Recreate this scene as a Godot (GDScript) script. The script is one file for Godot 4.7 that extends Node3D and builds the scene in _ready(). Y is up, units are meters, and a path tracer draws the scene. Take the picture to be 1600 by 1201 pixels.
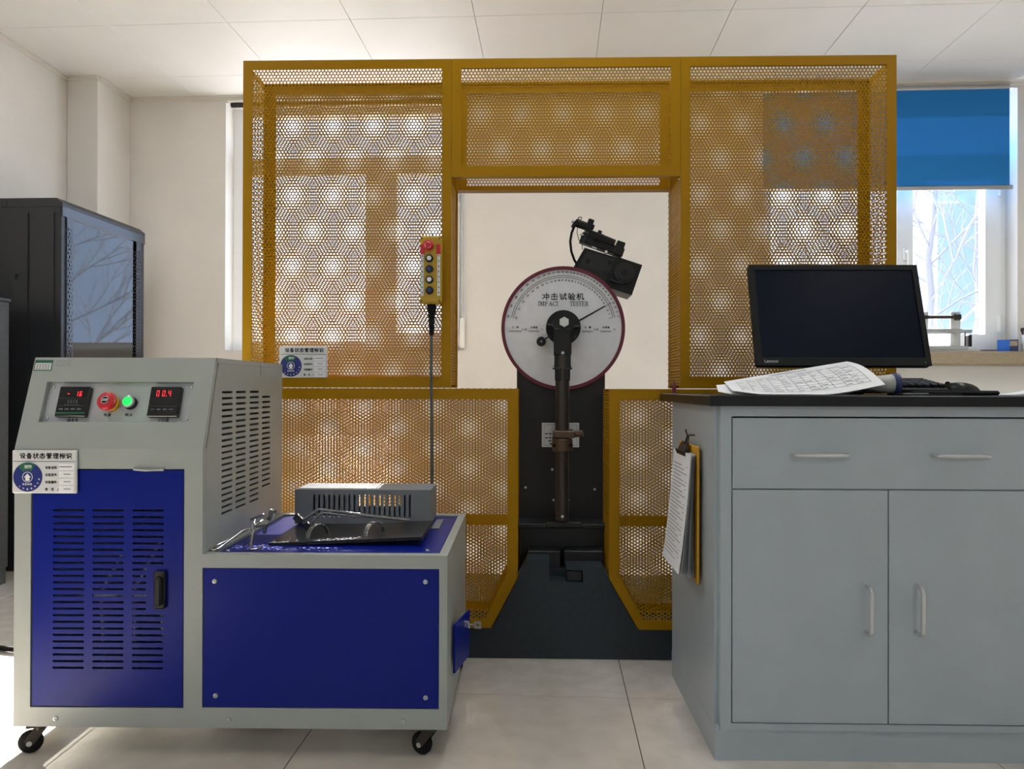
extends Node3D

# ------------------------------------------------------------------ mesh builder
class MB:
	var v := PackedVector3Array()
	var n := PackedVector3Array()

	func tri(a: Vector3, b: Vector3, c: Vector3) -> void:      # counter-clockwise seen from outside
		var k := (b - a).cross(c - a)
		if k.length_squared() < 1e-20:
			return
		k = k.normalized()
		tri_n(a, b, c, k, k, k)

	func tri_n(a: Vector3, b: Vector3, c: Vector3, na: Vector3, nb: Vector3, nc: Vector3) -> void:
		v.append_array([a, c, b])
		n.append_array([na, nc, nb])

	func quad(a: Vector3, b: Vector3, c: Vector3, d: Vector3) -> void:
		tri(a, b, c)
		tri(a, c, d)

	func box(c: Vector3, s: Vector3, b := Basis()) -> void:
		var p := []
		for i in 8:
			p.append(c + b * (Vector3((i & 1) - 0.5, ((i >> 1) & 1) - 0.5, ((i >> 2) & 1) - 0.5) * s))
		quad(p[4], p[5], p[7], p[6])
		quad(p[1], p[0], p[2], p[3])
		quad(p[5], p[1], p[3], p[7])
		quad(p[0], p[4], p[6], p[2])
		quad(p[6], p[7], p[3], p[2])
		quad(p[0], p[1], p[5], p[4])

	func span(a: Vector3, b: Vector3) -> void:                 # box from corner to corner
		box((a + b) / 2.0, (b - a).abs())

	func cbox(c: Vector3, s: Vector3, ch: float, b := Basis()) -> void:   # box with chamfered edges
		var h := s / 2.0
		var q := func(sx: float, sy: float, sz: float, axis: int) -> Vector3:
			var p := Vector3(sx * (h.x - ch), sy * (h.y - ch), sz * (h.z - ch))
			p[axis] = [sx, sy, sz][axis] * h[axis]
			return c + b * p
		for axis in 3:
			var a1 := (axis + 1) % 3
			var a2 := (axis + 2) % 3
			for sg in [-1.0, 1.0]:
				var p := []
				for k in [[-1.0, -1.0], [1.0, -1.0], [1.0, 1.0], [-1.0, 1.0]]:
					var d := [0.0, 0.0, 0.0]
					d[axis] = sg
					d[a1] = k[0]
					d[a2] = k[1]
					p.append(q.call(d[0], d[1], d[2], axis))
				if sg > 0:
					quad(p[0], p[1], p[2], p[3])
				else:
					quad(p[3], p[2], p[1], p[0])
				for s2 in [-1.0, 1.0]:                         # the edge between axis and a1
					var d := [0.0, 0.0, 0.0]
					d[axis] = sg
					d[a1] = s2
					d[a2] = -1.0
					var e0: Vector3 = q.call(d[0], d[1], d[2], axis)
					var f0: Vector3 = q.call(d[0], d[1], d[2], a1)
					d[a2] = 1.0
					var e1: Vector3 = q.call(d[0], d[1], d[2], axis)
					var f1: Vector3 = q.call(d[0], d[1], d[2], a1)
					if sg * s2 > 0:
						quad(e0, f0, f1, e1)
					else:
						quad(e1, f1, f0, e0)
		for i in 8:
			var sx := float(i & 1) * 2.0 - 1.0
			var sy := float((i >> 1) & 1) * 2.0 - 1.0
			var sz := float((i >> 2) & 1) * 2.0 - 1.0
			var x: Vector3 = q.call(sx, sy, sz, 0)
			var y: Vector3 = q.call(sx, sy, sz, 1)
			var z: Vector3 = q.call(sx, sy, sz, 2)
			if sx * sy * sz > 0:
				tri(x, y, z)
			else:
				tri(x, z, y)

	func prism(poly: Array, z0: float, z1: float, xf := Transform3D()) -> void:    # poly counter-clockwise in xy, z1 > z0
		var pp := PackedVector2Array(poly)
		if Geometry2D.is_polygon_clockwise(pp):                # (y up: Godot's test is for y down)
			pp.reverse()
		if _area(pp) < 0:
			pp.reverse()
		var t := Geometry2D.triangulate_polygon(pp)
		for i in range(0, t.size(), 3):
			var a := pp[t[i]]
			var b := pp[t[i + 1]]
			var c := pp[t[i + 2]]
			if (b - a).cross(c - a) < 0:
				var s := b
				b = c
				c = s
			tri(xf * Vector3(a.x, a.y, z1), xf * Vector3(b.x, b.y, z1), xf * Vector3(c.x, c.y, z1))
			tri(xf * Vector3(a.x, a.y, z0), xf * Vector3(c.x, c.y, z0), xf * Vector3(b.x, b.y, z0))
		for i in pp.size():
			var a := pp[i]
			var b := pp[(i + 1) % pp.size()]
			quad(xf * Vector3(a.x, a.y, z0), xf * Vector3(b.x, b.y, z0), xf * Vector3(b.x, b.y, z1), xf * Vector3(a.x, a.y, z1))

	func _area(p: PackedVector2Array) -> float:
		var s := 0.0
		for i in p.size():
			s += p[i].cross(p[(i + 1) % p.size()])
		return s

	func ring(outer: Array, inner: Array, z0: float, z1: float, xf := Transform3D()) -> void:   # frame between two loops of as many corners, counter-clockwise
		for i in outer.size():
			var j := (i + 1) % outer.size()
			var o: Vector2 = outer[i]
			var p: Vector2 = outer[j]
			var q: Vector2 = inner[j]
			var r: Vector2 = inner[i]
			var f := func(w: Vector2, z: float) -> Vector3: return xf * Vector3(w.x, w.y, z)
			quad(f.call(o, z1), f.call(p, z1), f.call(q, z1), f.call(r, z1))
			quad(f.call(r, z0), f.call(q, z0), f.call(p, z0), f.call(o, z0))
			quad(f.call(o, z0), f.call(p, z0), f.call(p, z1), f.call(o, z1))
			quad(f.call(r, z1), f.call(q, z1), f.call(q, z0), f.call(r, z0))

	func rect_ring(x0: float, y0: float, x1: float, y1: float, w: float, z0: float, z1: float, xf := Transform3D()) -> void:
		ring([Vector2(x0, y0), Vector2(x1, y0), Vector2(x1, y1), Vector2(x0, y1)], [Vector2(x0 + w, y0 + w), Vector2(x1 - w, y0 + w), Vector2(x1 - w, y1 - w), Vector2(x0 + w, y1 - w)], z0, z1, xf)

	func plate(r: Rect2, holes: Array, z0: float, z1: float, xf := Transform3D()) -> void:     # a plate in xy with rectangular holes
		var xs := [r.position.x, r.end.x]
		var ys := [r.position.y, r.end.y]
		for h: Rect2 in holes:
			xs.append_array([h.position.x, h.end.x])
			ys.append_array([h.position.y, h.end.y])
		for l in [xs, ys]:
			l.sort()
			for i in range(l.size() - 1, 0, -1):
				if l[i] - l[i - 1] < 1e-5:
					l.remove_at(i)
		var full := func(i: int, j: int) -> bool:
			if i < 0 or j < 0 or i >= xs.size() - 1 or j >= ys.size() - 1:
				return false
			var c := Vector2((xs[i] + xs[i + 1]) / 2.0, (ys[j] + ys[j + 1]) / 2.0)
			for h: Rect2 in holes:
				if h.has_point(c):
					return false
			return r.has_point(c)
		for i in xs.size() - 1:
			for j in ys.size() - 1:
				if not full.call(i, j):
					continue
				var a: Vector3
				var c := func(x: float, y: float, z: float) -> Vector3: return xf * Vector3(x, y, z)
				var x0: float = xs[i]
				var x1: float = xs[i + 1]
				var y0: float = ys[j]
				var y1: float = ys[j + 1]
				quad(c.call(x0, y0, z1), c.call(x1, y0, z1), c.call(x1, y1, z1), c.call(x0, y1, z1))
				quad(c.call(x1, y0, z0), c.call(x0, y0, z0), c.call(x0, y1, z0), c.call(x1, y1, z0))
				if not full.call(i - 1, j):
					quad(c.call(x0, y0, z0), c.call(x0, y0, z1), c.call(x0, y1, z1), c.call(x0, y1, z0))
				if not full.call(i + 1, j):
					quad(c.call(x1, y0, z1), c.call(x1, y0, z0), c.call(x1, y1, z0), c.call(x1, y1, z1))
				if not full.call(i, j - 1):
					quad(c.call(x0, y0, z0), c.call(x1, y0, z0), c.call(x1, y0, z1), c.call(x0, y0, z1))
				if not full.call(i, j + 1):
					quad(c.call(x0, y1, z1), c.call(x1, y1, z1), c.call(x1, y1, z0), c.call(x0, y1, z0))

	func tube(p: Array, r: float, k := 8, r_end := -1.0) -> void:
		var m := p.size()
		var t := []
		for i in m:
			var d: Vector3 = (p[mini(i + 1, m - 1)] - p[maxi(i - 1, 0)])
			t.append(d.normalized())
		var up := Vector3.UP if absf(t[0].y) < 0.9 else Vector3.RIGHT
		var u: Vector3 = (up - t[0] * up.dot(t[0])).normalized()
		var rows := []
		for i in m:
			u = (u - t[i] * u.dot(t[i])).normalized()
			var w: Vector3 = t[i].cross(u)
			var rr := r if r_end < 0 else lerpf(r, r_end, float(i) / (m - 1))
			var row := []
			for j in k:
				var a := TAU * j / k
				var nn := u * cos(a) + w * sin(a)
				row.append([p[i] + nn * rr, nn])
			rows.append(row)
		for i in m - 1:
			for j in k:
				var a: Array = rows[i][j]
				var b: Array = rows[i][(j + 1) % k]
				var c: Array = rows[i + 1][(j + 1) % k]
				var d: Array = rows[i + 1][j]
				tri_n(a[0], b[0], c[0], a[1], b[1], c[1])
				tri_n(a[0], c[0], d[0], a[1], c[1], d[1])
		for j in k:
			tri(p[0], rows[0][(j + 1) % k][0], rows[0][j][0])
			tri(p[m - 1], rows[m - 1][j][0], rows[m - 1][(j + 1) % k][0])

	func lathe(prof: Array, k := 24, xf := Transform3D(), smooth := false) -> void:   # profile of (radius, height) from bottom to top round y
		var nn := []
		for i in prof.size() - 1:
			var d: Vector2 = prof[i + 1] - prof[i]
			nn.append(Vector2(d.y, -d.x).normalized())
		for i in prof.size() - 1:
			var n0: Vector2 = nn[i]
			var n1: Vector2 = nn[i]
			if smooth:
				n0 = (nn[maxi(i - 1, 0)] + nn[i]).normalized()
				n1 = (nn[i] + nn[mini(i + 1, nn.size() - 1)]).normalized()
			for j in k:
				var a := TAU * j / k
				var b := TAU * (j + 1) / k
				var f := func(w: Vector2, g: float) -> Vector3: return xf * Vector3(w.x * sin(g), w.y, w.x * cos(g))
				var h := func(w: Vector2, g: float) -> Vector3: return (xf.basis * Vector3(w.x * sin(g), w.y, w.x * cos(g))).normalized()
				var p: Vector3 = f.call(prof[i], a)
				var q: Vector3 = f.call(prof[i], b)
				var r: Vector3 = f.call(prof[i + 1], b)
				var s: Vector3 = f.call(prof[i + 1], a)
				if prof[i].x > 1e-6:
					tri_n(p, q, r, h.call(n0, a), h.call(n0, b), h.call(n1, b))
				if prof[i + 1].x > 1e-6:
					tri_n(p, r, s, h.call(n0, a), h.call(n1, b), h.call(n1, a))

	func disc(c: Vector3, r: float, t: float, k := 24, b := Basis(Vector3.RIGHT, PI / 2)) -> void:   # a cylinder facing +z, its back at c
		lathe([Vector2(0, 0), Vector2(r, 0), Vector2(r, t), Vector2(0, t)], k, Transform3D(b, c))

	func mesh() -> ArrayMesh:
		var m := ArrayMesh.new()
		if v.is_empty():
			return m
		var a := []
		a.resize(Mesh.ARRAY_MAX)
		a[Mesh.ARRAY_VERTEX] = v
		a[Mesh.ARRAY_NORMAL] = n
		m.add_surface_from_arrays(Mesh.PRIMITIVE_TRIANGLES, a)
		return m


# ------------------------------------------------------------------ nodes
func thing(called: String, label: String, category: String, at := Vector3.ZERO, turn := 0.0, group := "") -> Node3D:
	var o := Node3D.new()
	o.name = called
	add_child(o, true)
	o.position = at
	o.rotation.y = deg_to_rad(turn)
	tag(o, label, category, group)
	return o

func tag(o: Node, label: String, category: String, group := "") -> Node:
	o.set_meta("label", label)
	o.set_meta("category", category)
	if group:
		o.set_meta("group", group)
	return o

func part(parent: Node, called: String, m, mt: Material, label := "") -> MeshInstance3D:
	var o := MeshInstance3D.new()
	o.name = called
	o.mesh = m.mesh() if m is MB else m
	o.material_override = mt
	parent.add_child(o, true)
	if label:
		o.set_meta("label", label)
	return o

func struct(called: String, m, mt: Material) -> MeshInstance3D:
	var o := part(self, called, m, mt)
	o.set_meta("kind", "structure")
	return o

# ------------------------------------------------------------------ materials
var noises := {}
func noise_tex(key: String, freq: float, oct: int, size: int, lo: Color, hi: Color, bump := false, kind := FastNoiseLite.TYPE_SIMPLEX_SMOOTH) -> NoiseTexture2D:
	if noises.has(key):
		return noises[key]
	var f := FastNoiseLite.new()
	f.seed = 7 + noises.size()
	f.noise_type = kind
	f.frequency = freq
	f.fractal_octaves = oct
	var t := NoiseTexture2D.new()
	t.width = size
	t.height = size
	t.seamless = true
	t.noise = f
	if bump:
		t.as_normal_map = true
		t.bump_strength = 2.0
	else:
		var g := Gradient.new()
		g.set_color(0, lo)
		g.set_color(1, hi)
		t.color_ramp = g
	noises[key] = t
	return t

func mat(c: Color, rough := 0.5, metal := 0.0, spec := 0.5) -> StandardMaterial3D:
	var m := StandardMaterial3D.new()
	m.albedo_color = c
	m.roughness = rough
	m.metallic = metal
	m.metallic_specular = spec
	return m

func grained(m: StandardMaterial3D, t: Texture2D, scale: float, bump: Texture2D = null, amount := 0.2, world := true) -> StandardMaterial3D:
	m.uv1_triplanar = true
	m.uv1_world_triplanar = world
	m.uv1_scale = Vector3.ONE * scale
	m.albedo_texture = t
	if bump:
		m.normal_enabled = true
		m.normal_texture = bump
		m.normal_scale = amount
	return m

func c8(r: int, g: int, b: int) -> Color:
	return Color(r / 255.0, g / 255.0, b / 255.0)

var W := {}
func make_materials() -> void:
	var soft := noise_tex("soft", 0.006, 4, 512, c8(247, 247, 247), Color.WHITE)
	var blotch := noise_tex("blotch", 0.01, 5, 512, c8(236, 235, 233), Color.WHITE)
	var speck := noise_tex("speck", 0.08, 3, 512, c8(205, 200, 195), Color.WHITE)
	var wear := noise_tex("wear", 0.02, 5, 512, c8(222, 220, 217), Color.WHITE)
	var peel := noise_tex("peel", 0.05, 3, 512, Color.BLACK, Color.WHITE, true)
	var fine := noise_tex("fine", 0.12, 2, 512, Color.BLACK, Color.WHITE, true)
	W.wall = grained(mat(c8(222, 219, 214), 0.9, 0, 0.3), soft, 0.8, peel, 0.12)
	W.ceiling = grained(mat(c8(226, 224, 220), 0.55, 0, 0.4), soft, 0.5)
	W.trim = mat(c8(214, 210, 203), 0.6)
	W.tile = grained(mat(c8(226, 217, 207), 0.03, 0, 0.7), blotch, 1.7)
	W.grout = mat(c8(70, 64, 58), 0.9)
	W.yellow = grained(mat(c8(161, 117, 0), 0.45, 0, 0.28), soft, 1.3, peel, 0.08)
	W.perf = mat(c8(161, 117, 0), 0.45, 0, 0.28)
	W.cream = grained(mat(c8(160, 165, 160), 0.34, 0, 0.5), soft, 2.0, fine, 0.06)
	W.blue = grained(mat(c8(2, 24, 122), 0.3, 0, 0.32), soft, 2.0, fine, 0.05)
	W.cabinet = grained(mat(c8(170, 179, 185), 0.34, 0, 0.5), soft, 2.0, fine, 0.05)
	W.counter = grained(mat(c8(15, 17, 21), 0.3, 0, 0.42), wear, 3.0)
	W.black = mat(c8(17, 17, 19), 0.42, 0, 0.4)
	W.black_gloss = mat(c8(16, 17, 20), 0.18)
	W.rubber = mat(c8(22, 22, 22), 0.8, 0, 0.3)
	W.iron = grained(mat(c8(48, 56, 62), 0.55, 0, 0.4), wear, 4.0, fine, 0.2)
	W.column = grained(mat(c8(46, 47, 50), 0.5, 0, 0.4), soft, 2.0)
	W.dark = grained(mat(c8(30, 31, 33), 0.5, 0.2), wear, 5.0)
	W.steel = grained(mat(c8(74, 68, 64), 0.4, 0.75), wear, 6.0)
	W.tool = mat(c8(128, 128, 130), 0.3, 0.8)
	W.rust = grained(mat(c8(96, 76, 62), 0.45, 0.6), wear, 8.0)
	W.chrome = mat(c8(215, 215, 212), 0.16, 1.0)
	W.zinc = mat(c8(186, 188, 190), 0.34, 0.9)
	W.handle = mat(c8(196, 198, 198), 0.38, 0.6)
	W.dial = grained(mat(c8(244, 248, 255), 0.45, 0.0), soft, 5.0)
	W.maroon = mat(c8(106, 16, 44), 0.4)
	W.ink = mat(c8(24, 24, 28), 0.7, 0, 0.3)
	W.grey_ink = mat(c8(96, 98, 104), 0.7, 0, 0.3)
	W.white = mat(c8(228, 228, 226), 0.4)
	W.paper = mat(c8(226, 226, 228), 0.85, 0, 0.3)
	W.sign = mat(c8(206, 207, 206), 0.35)
	W.disc = mat(c8(16, 34, 112), 0.4)
	W.green = mat(c8(10, 92, 66), 0.5)
	W.red = mat(c8(190, 20, 34), 0.35)
	W.orange = mat(c8(226, 150, 24), 0.45)
	W.pendant = mat(c8(176, 142, 30), 0.5)
	W.pvc = mat(c8(226, 229, 231), 0.35)
	W.blind = mat(c8(44, 122, 188), 0.8, 0, 0.2)
	W.blind.backlight_enabled = true
	W.blind.backlight = Color(0.2, 0.29, 0.4)
	W.rack = grained(mat(c8(25, 27, 31), 0.4), soft, 2.0)
	W.rack_rim = mat(c8(46, 50, 60), 0.2, 0, 0.6)
	W.rack_glass = mat(c8(9, 11, 14), 0.03, 0, 0.7)
	W.lowcab = grained(mat(c8(62, 66, 70), 0.5), wear, 3.0)
	W.cover = mat(c8(120, 124, 126), 0.4)
	W.tray = mat(c8(26, 26, 27), 0.32)
	W.terrazzo = grained(mat(c8(196, 182, 158), 0.5), noise_tex("chips", 0.12, 2, 512, c8(150, 140, 124), Color.WHITE, false, FastNoiseLite.TYPE_CELLULAR), 4.0)
	W.screen = mat(c8(16, 22, 36), 0.3, 0, 0.22)
	W.bezel = mat(c8(14, 15, 18), 0.5, 0, 0.35)
	W.board = mat(c8(206, 152, 40), 0.5)
	W.bark = grained(mat(c8(150, 152, 160), 0.9), speck, 3.0)
	W.snow = mat(c8(150, 150, 152), 0.9)
	W.far = grained(mat(c8(150, 168, 192), 0.9), soft, 0.2)
	W.cone = mat(c8(176, 176, 172), 0.6)
	W.navy = mat(c8(30, 44, 88), 0.5)
	var g := mat(Color(0.93, 0.97, 1.0, 0.06), 0.02)
	g.transparency = BaseMaterial3D.TRANSPARENCY_ALPHA
	W.glass = g
	W.lamp = glow(c8(255, 250, 240), 1.3)
	W.led_red = glow(c8(255, 40, 50), 1.4)
	W.led_green = glow(c8(20, 235, 90), 0.75)

func glow(c: Color, e: float) -> StandardMaterial3D:
	var m := mat(c, 0.4)
	m.emission_enabled = true
	m.emission = c
	m.emission_energy_multiplier = e
	return m

# ------------------------------------------------------------------ lettering: flat strokes on a 100 x 100 grid, y down
const GLYPH := {
	"设": "14,12 26,24;6,40 26,40 26,84 38,72;52,14 52,34 42,46;52,14 80,14 80,38 92,38;46,54 84,54 70,76 44,92;52,56 68,78 92,92",
	"备": "38,6 28,22 14,34;34,16 74,16 56,34 14,50;36,24 56,38 88,50;24,56 24,92 76,92 76,56 24,56;24,74 76,74;50,56 50,92",
	"状": "26,8 26,94;8,24 16,40;6,72 24,56;40,38 94,38;66,8 64,50 56,72 38,92;66,40 74,70 92,92;78,14 86,26",
	"态": "12,22 88,22;48,6 44,24 32,42 10,54;50,22 64,40 90,54;44,38 54,46;12,68 8,86;32,62 34,86 42,92 66,92 70,80;48,60 54,72;78,64 90,82",
	"管": "24,6 12,24;20,14 44,14;32,16 38,26;62,6 52,22;58,14 90,14;72,16 78,26;50,26 50,34;10,48 10,36 90,36 90,48;30,48 70,48 70,62 30,62;30,48 30,94;30,74 76,74 76,92 30,92",
	"理": "8,16 40,16;10,46 38,46;6,84 42,74;24,16 24,78;50,12 90,12 90,52 50,52 50,12;50,32 90,32;70,12 70,92;50,72 90,72;44,92 96,92",
	"标": "24,6 24,94;6,28 42,28;24,32 8,66;24,36 40,54;52,16 90,16;44,40 96,40;70,40 70,90 60,84;56,54 46,76;82,54 94,76",
	"识": "14,12 26,24;6,40 26,40 26,84 38,72;46,16 86,16 86,54 46,54 46,16;54,64 40,90;74,64 94,90",
	"名": "44,6 32,26 12,42;38,20 78,20 56,50 10,76;34,34 48,44;36,62 82,62 82,94 36,94 36,62",
	"称": "36,8 10,18;4,36 44,36;24,14 24,94;24,40 6,68;26,44 40,58;58,8 46,36;54,24 94,24 88,38;70,26 70,92 60,86;56,50 46,74;82,50 94,74",
	"型": "10,14 56,14;6,34 60,34;22,14 20,38 8,52;42,14 42,54;70,12 70,42;88,6 88,54 78,50;20,70 82,70;50,56 50,92;6,92 94,92",
	"号": "28,10 72,10 72,36 28,36 28,10;8,50 92,50;34,50 30,66 78,66 74,90 60,94",
	"编": "22,6 8,34 30,34;26,24 6,62 32,56;6,86 34,76;66,4 70,14;44,18 90,18 90,36 44,36;44,18 42,66 34,92;48,50 48,94;48,50 92,50 92,92 84,90;48,70 92,70;62,50 62,92;78,50 78,92",
	"责": "16,14 84,14;20,28 80,28;8,42 92,42;50,4 50,42;26,54 26,78;26,54 74,54 74,78;50,62 48,78 14,94;58,80 84,94",
	"任": "30,6 8,44;20,30 20,94;86,10 42,20;36,50 96,50;66,16 66,90;42,90 92,90",
	"人": "50,8 46,40 30,72 6,94;50,40 66,72 94,94",
	"冲": "8,20 20,34;6,84 26,58;36,28 92,28 92,62 36,62 36,28;64,6 64,96",
	"击": "16,22 84,22;6,46 94,46;50,6 50,88;16,62 16,90 84,90 84,62",
	"试": "12,12 24,24;6,40 24,40 24,84 36,72;38,30 96,30;40,54 66,54;53,54 53,82;36,88 68,78;74,6 80,60 92,92 96,74;82,10 92,20",
	"验": "8,12 34,12 32,56 42,56 38,88 28,86;16,26 12,56 34,56;6,78 30,70;68,6 56,28 42,40;68,8 80,28 96,38;56,46 84,46;50,58 54,76;68,54 70,74;88,56 78,84;44,92 96,92",
	"机": "24,6 24,94;6,28 42,28;24,32 6,68;26,38 40,54;54,14 52,60 40,92;54,14 80,14 80,86 94,88 96,72",
	"电": "18,22 82,22 82,66 18,66 18,22;18,44 82,44;50,6 50,84 58,92 92,90 94,76",
	"源": "10,14 20,24;6,40 16,50;8,90 24,62;34,14 94,14;38,14 36,60 26,92;62,18 56,30;46,30 86,30 86,60 46,60 46,30;46,45 86,45;66,60 66,92 58,88;50,68 42,86;80,68 92,86",
	"制": "16,10 8,28;14,20 56,20;6,38 60,38;34,6 34,94;12,54 12,82;12,54 56,54 56,80 48,78;70,16 70,68;88,8 88,92 76,88",
	"冷": "10,18 22,32;8,84 26,58;62,6 50,32 30,48;62,10 76,32 96,46;56,44 66,54;42,62 82,62 60,86;52,76 68,94",
	"计": "16,12 28,24;8,40 28,40 28,84 40,72;46,42 96,42;70,8 70,94",
	"时": "10,18 38,18 38,82 10,82 10,18;10,50 38,50;44,30 96,30;78,8 78,90 66,86;52,48 62,64",
	"器": "14,8 42,8 42,30 14,30 14,8;58,8 86,8 86,30 58,30 58,8;6,48 94,48;50,34 36,56 8,68;52,48 66,58 94,68;14,70 42,70 42,94 14,94 14,70;58,70 86,70 86,94 58,94 58,70;70,36 78,42",
	"温": "10,14 20,24;6,40 16,50;8,90 24,62;40,10 84,10 84,46 40,46 40,10;40,28 84,28;36,58 88,58 88,90;36,58 36,90;28,90 96,90;53,58 53,90;71,58 71,90",
	"度": "50,4 56,14;16,18 94,18;18,18 16,60 6,94;28,34 90,34;44,24 44,52 72,52 72,24;32,64 80,64 56,86 28,96;42,70 60,84 92,94",
	"表": "14,16 86,16;20,32 80,32;6,48 94,48;50,4 50,48;48,50 28,70 6,80;36,66 36,92 52,82;54,52 66,74 94,92;82,58 66,70",
	"大": "8,36 92,36;50,6 48,44 32,74 6,94;52,40 66,70 94,94",
	"小": "50,6 50,92 38,86;26,32 10,66;74,32 92,66",
	"摆": "22,6 22,92 12,86;6,28 38,28;6,62 38,48;46,10 92,10 92,30 46,30 46,10;61,10 61,30;77,10 77,30;50,44 88,44;42,58 96,58;68,32 68,58;64,60 50,88 88,84;80,72 92,92",
	"分": "38,8 26,34 6,52;60,8 72,34 94,52;28,50 74,50 70,88 56,90;46,52 38,76 16,94",
	"值": "26,6 6,44;18,30 18,94;36,18 94,18;64,4 62,32;44,32 86,32 86,88;44,32 44,88;44,46 86,46;44,60 86,60;44,74 86,74;34,90 96,90",
	"运": "46,14 88,14;38,36 96,36;62,36 46,62 84,58;76,46 88,68;12,14 22,26;6,42 22,42 22,72 8,88;22,72 40,88 96,90",
	"行": "30,6 10,26;34,30 8,56;22,46 22,94;46,18 90,18;40,42 96,42;74,42 74,90 60,86",
	"0": "25,5 75,5 75,95 25,95 25,5", "1": "50,5 50,95", "2": "25,5 75,5 75,50 25,50 25,95 75,95", "3": "25,5 75,5 75,95 25,95;25,50 75,50", "4": "25,5 25,50 75,50;75,5 75,95",
	"5": "75,5 25,5 25,50 75,50 75,95 25,95", "6": "75,5 25,5 25,95 75,95 75,50 25,50", "7": "25,5 75,5 75,95", "8": "25,5 75,5 75,95 25,95 25,5;25,50 75,50", "9": "75,50 25,50 25,5 75,5 75,95 25,95",
	"-": "25,50 75,50", ".": "50,88 50,98", ":": "50,30 50,38;50,72 50,80", "J": "35,5 75,5;60,5 60,80 45,95 28,85", " ": "",
}

func line2(mb: MB, a: Vector2, b: Vector2, w: float, xf: Transform3D) -> void:      # a flat stroke, 0.4 mm proud of the plane
	var d := (b - a)
	if d.length() < 1e-6:
		return
	d = d.normalized()
	var s := Vector2(-d.y, d.x) * w / 2.0
	var e := d * w / 2.0
	var f := func(p: Vector2) -> Vector3: return xf * Vector3(p.x, p.y, 0.0004)
	mb.quad(f.call(a - e - s), f.call(b + e - s), f.call(b + e + s), f.call(a - e + s))

func write(mb: MB, text: String, at: Vector2, size: float, w: float, xf: Transform3D, step := 1.08, squeeze := 1.0) -> void:   # at: lower left corner
	var x := at.x
	for ch in text:
		for stroke in GLYPH.get(ch, "").split(";", false):
			var pts := []
			for p in stroke.split(" ", false):
				var q: PackedStringArray = p.split(",")
				pts.append(Vector2(x + float(q[0]) / 100.0 * size * squeeze, at.y + (1.0 - float(q[1]) / 100.0) * size))
			for i in pts.size() - 1:
				line2(mb, pts[i], pts[i + 1], w, xf)
		x += size * step * squeeze

func latin(parent: Node, called: String, text: String, at: Vector3, height: float, mt: Material, serif := false, basis := Basis(), narrow := 1.0, bold := false) -> MeshInstance3D:
	var f := SystemFont.new()
	f.font_names = PackedStringArray(["Droid Serif" if serif else "Droid Sans"])
	f.font_weight = 700 if bold else 400
	var t := TextMesh.new()
	t.text = text
	t.font = f
	t.font_size = 48
	t.pixel_size = height / 34.0
	t.depth = 0.0008
	t.curve_step = 4.0
	var o := part(parent, called, t, mt)
	o.transform = Transform3D(basis.scaled_local(Vector3(narrow, 1, 1)), at)
	return o

func flat(x := 0.0, y := 0.0, z := 0.0) -> Transform3D:
	return Transform3D(Basis(), Vector3(x, y, z))

func arc(mb: MB, c: Vector2, r: float, w: float, a0: float, a1: float, k: int, xf: Transform3D) -> void:
	for i in k:
		var a := lerpf(a0, a1, float(i) / k)
		var b := lerpf(a0, a1, float(i + 1) / k)
		var f := func(rr: float, g: float) -> Vector3: return xf * Vector3(c.x + rr * cos(g), c.y + rr * sin(g), 0.0004)
		mb.quad(f.call(r - w / 2, a), f.call(r + w / 2, a), f.call(r + w / 2, b), f.call(r - w / 2, b))

func fill(mb: MB, c: Vector2, r0: float, r1: float, a0: float, a1: float, k: int, xf: Transform3D) -> void:
	arc(mb, c, (r0 + r1) / 2, r1 - r0, a0, a1, k, xf)

# ------------------------------------------------------------------ the scene
const BACK := -4.384
const LEFT := -2.785
const RIGHT := 3.6
const FRONT := 3.4
const TOP := 2.638

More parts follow.
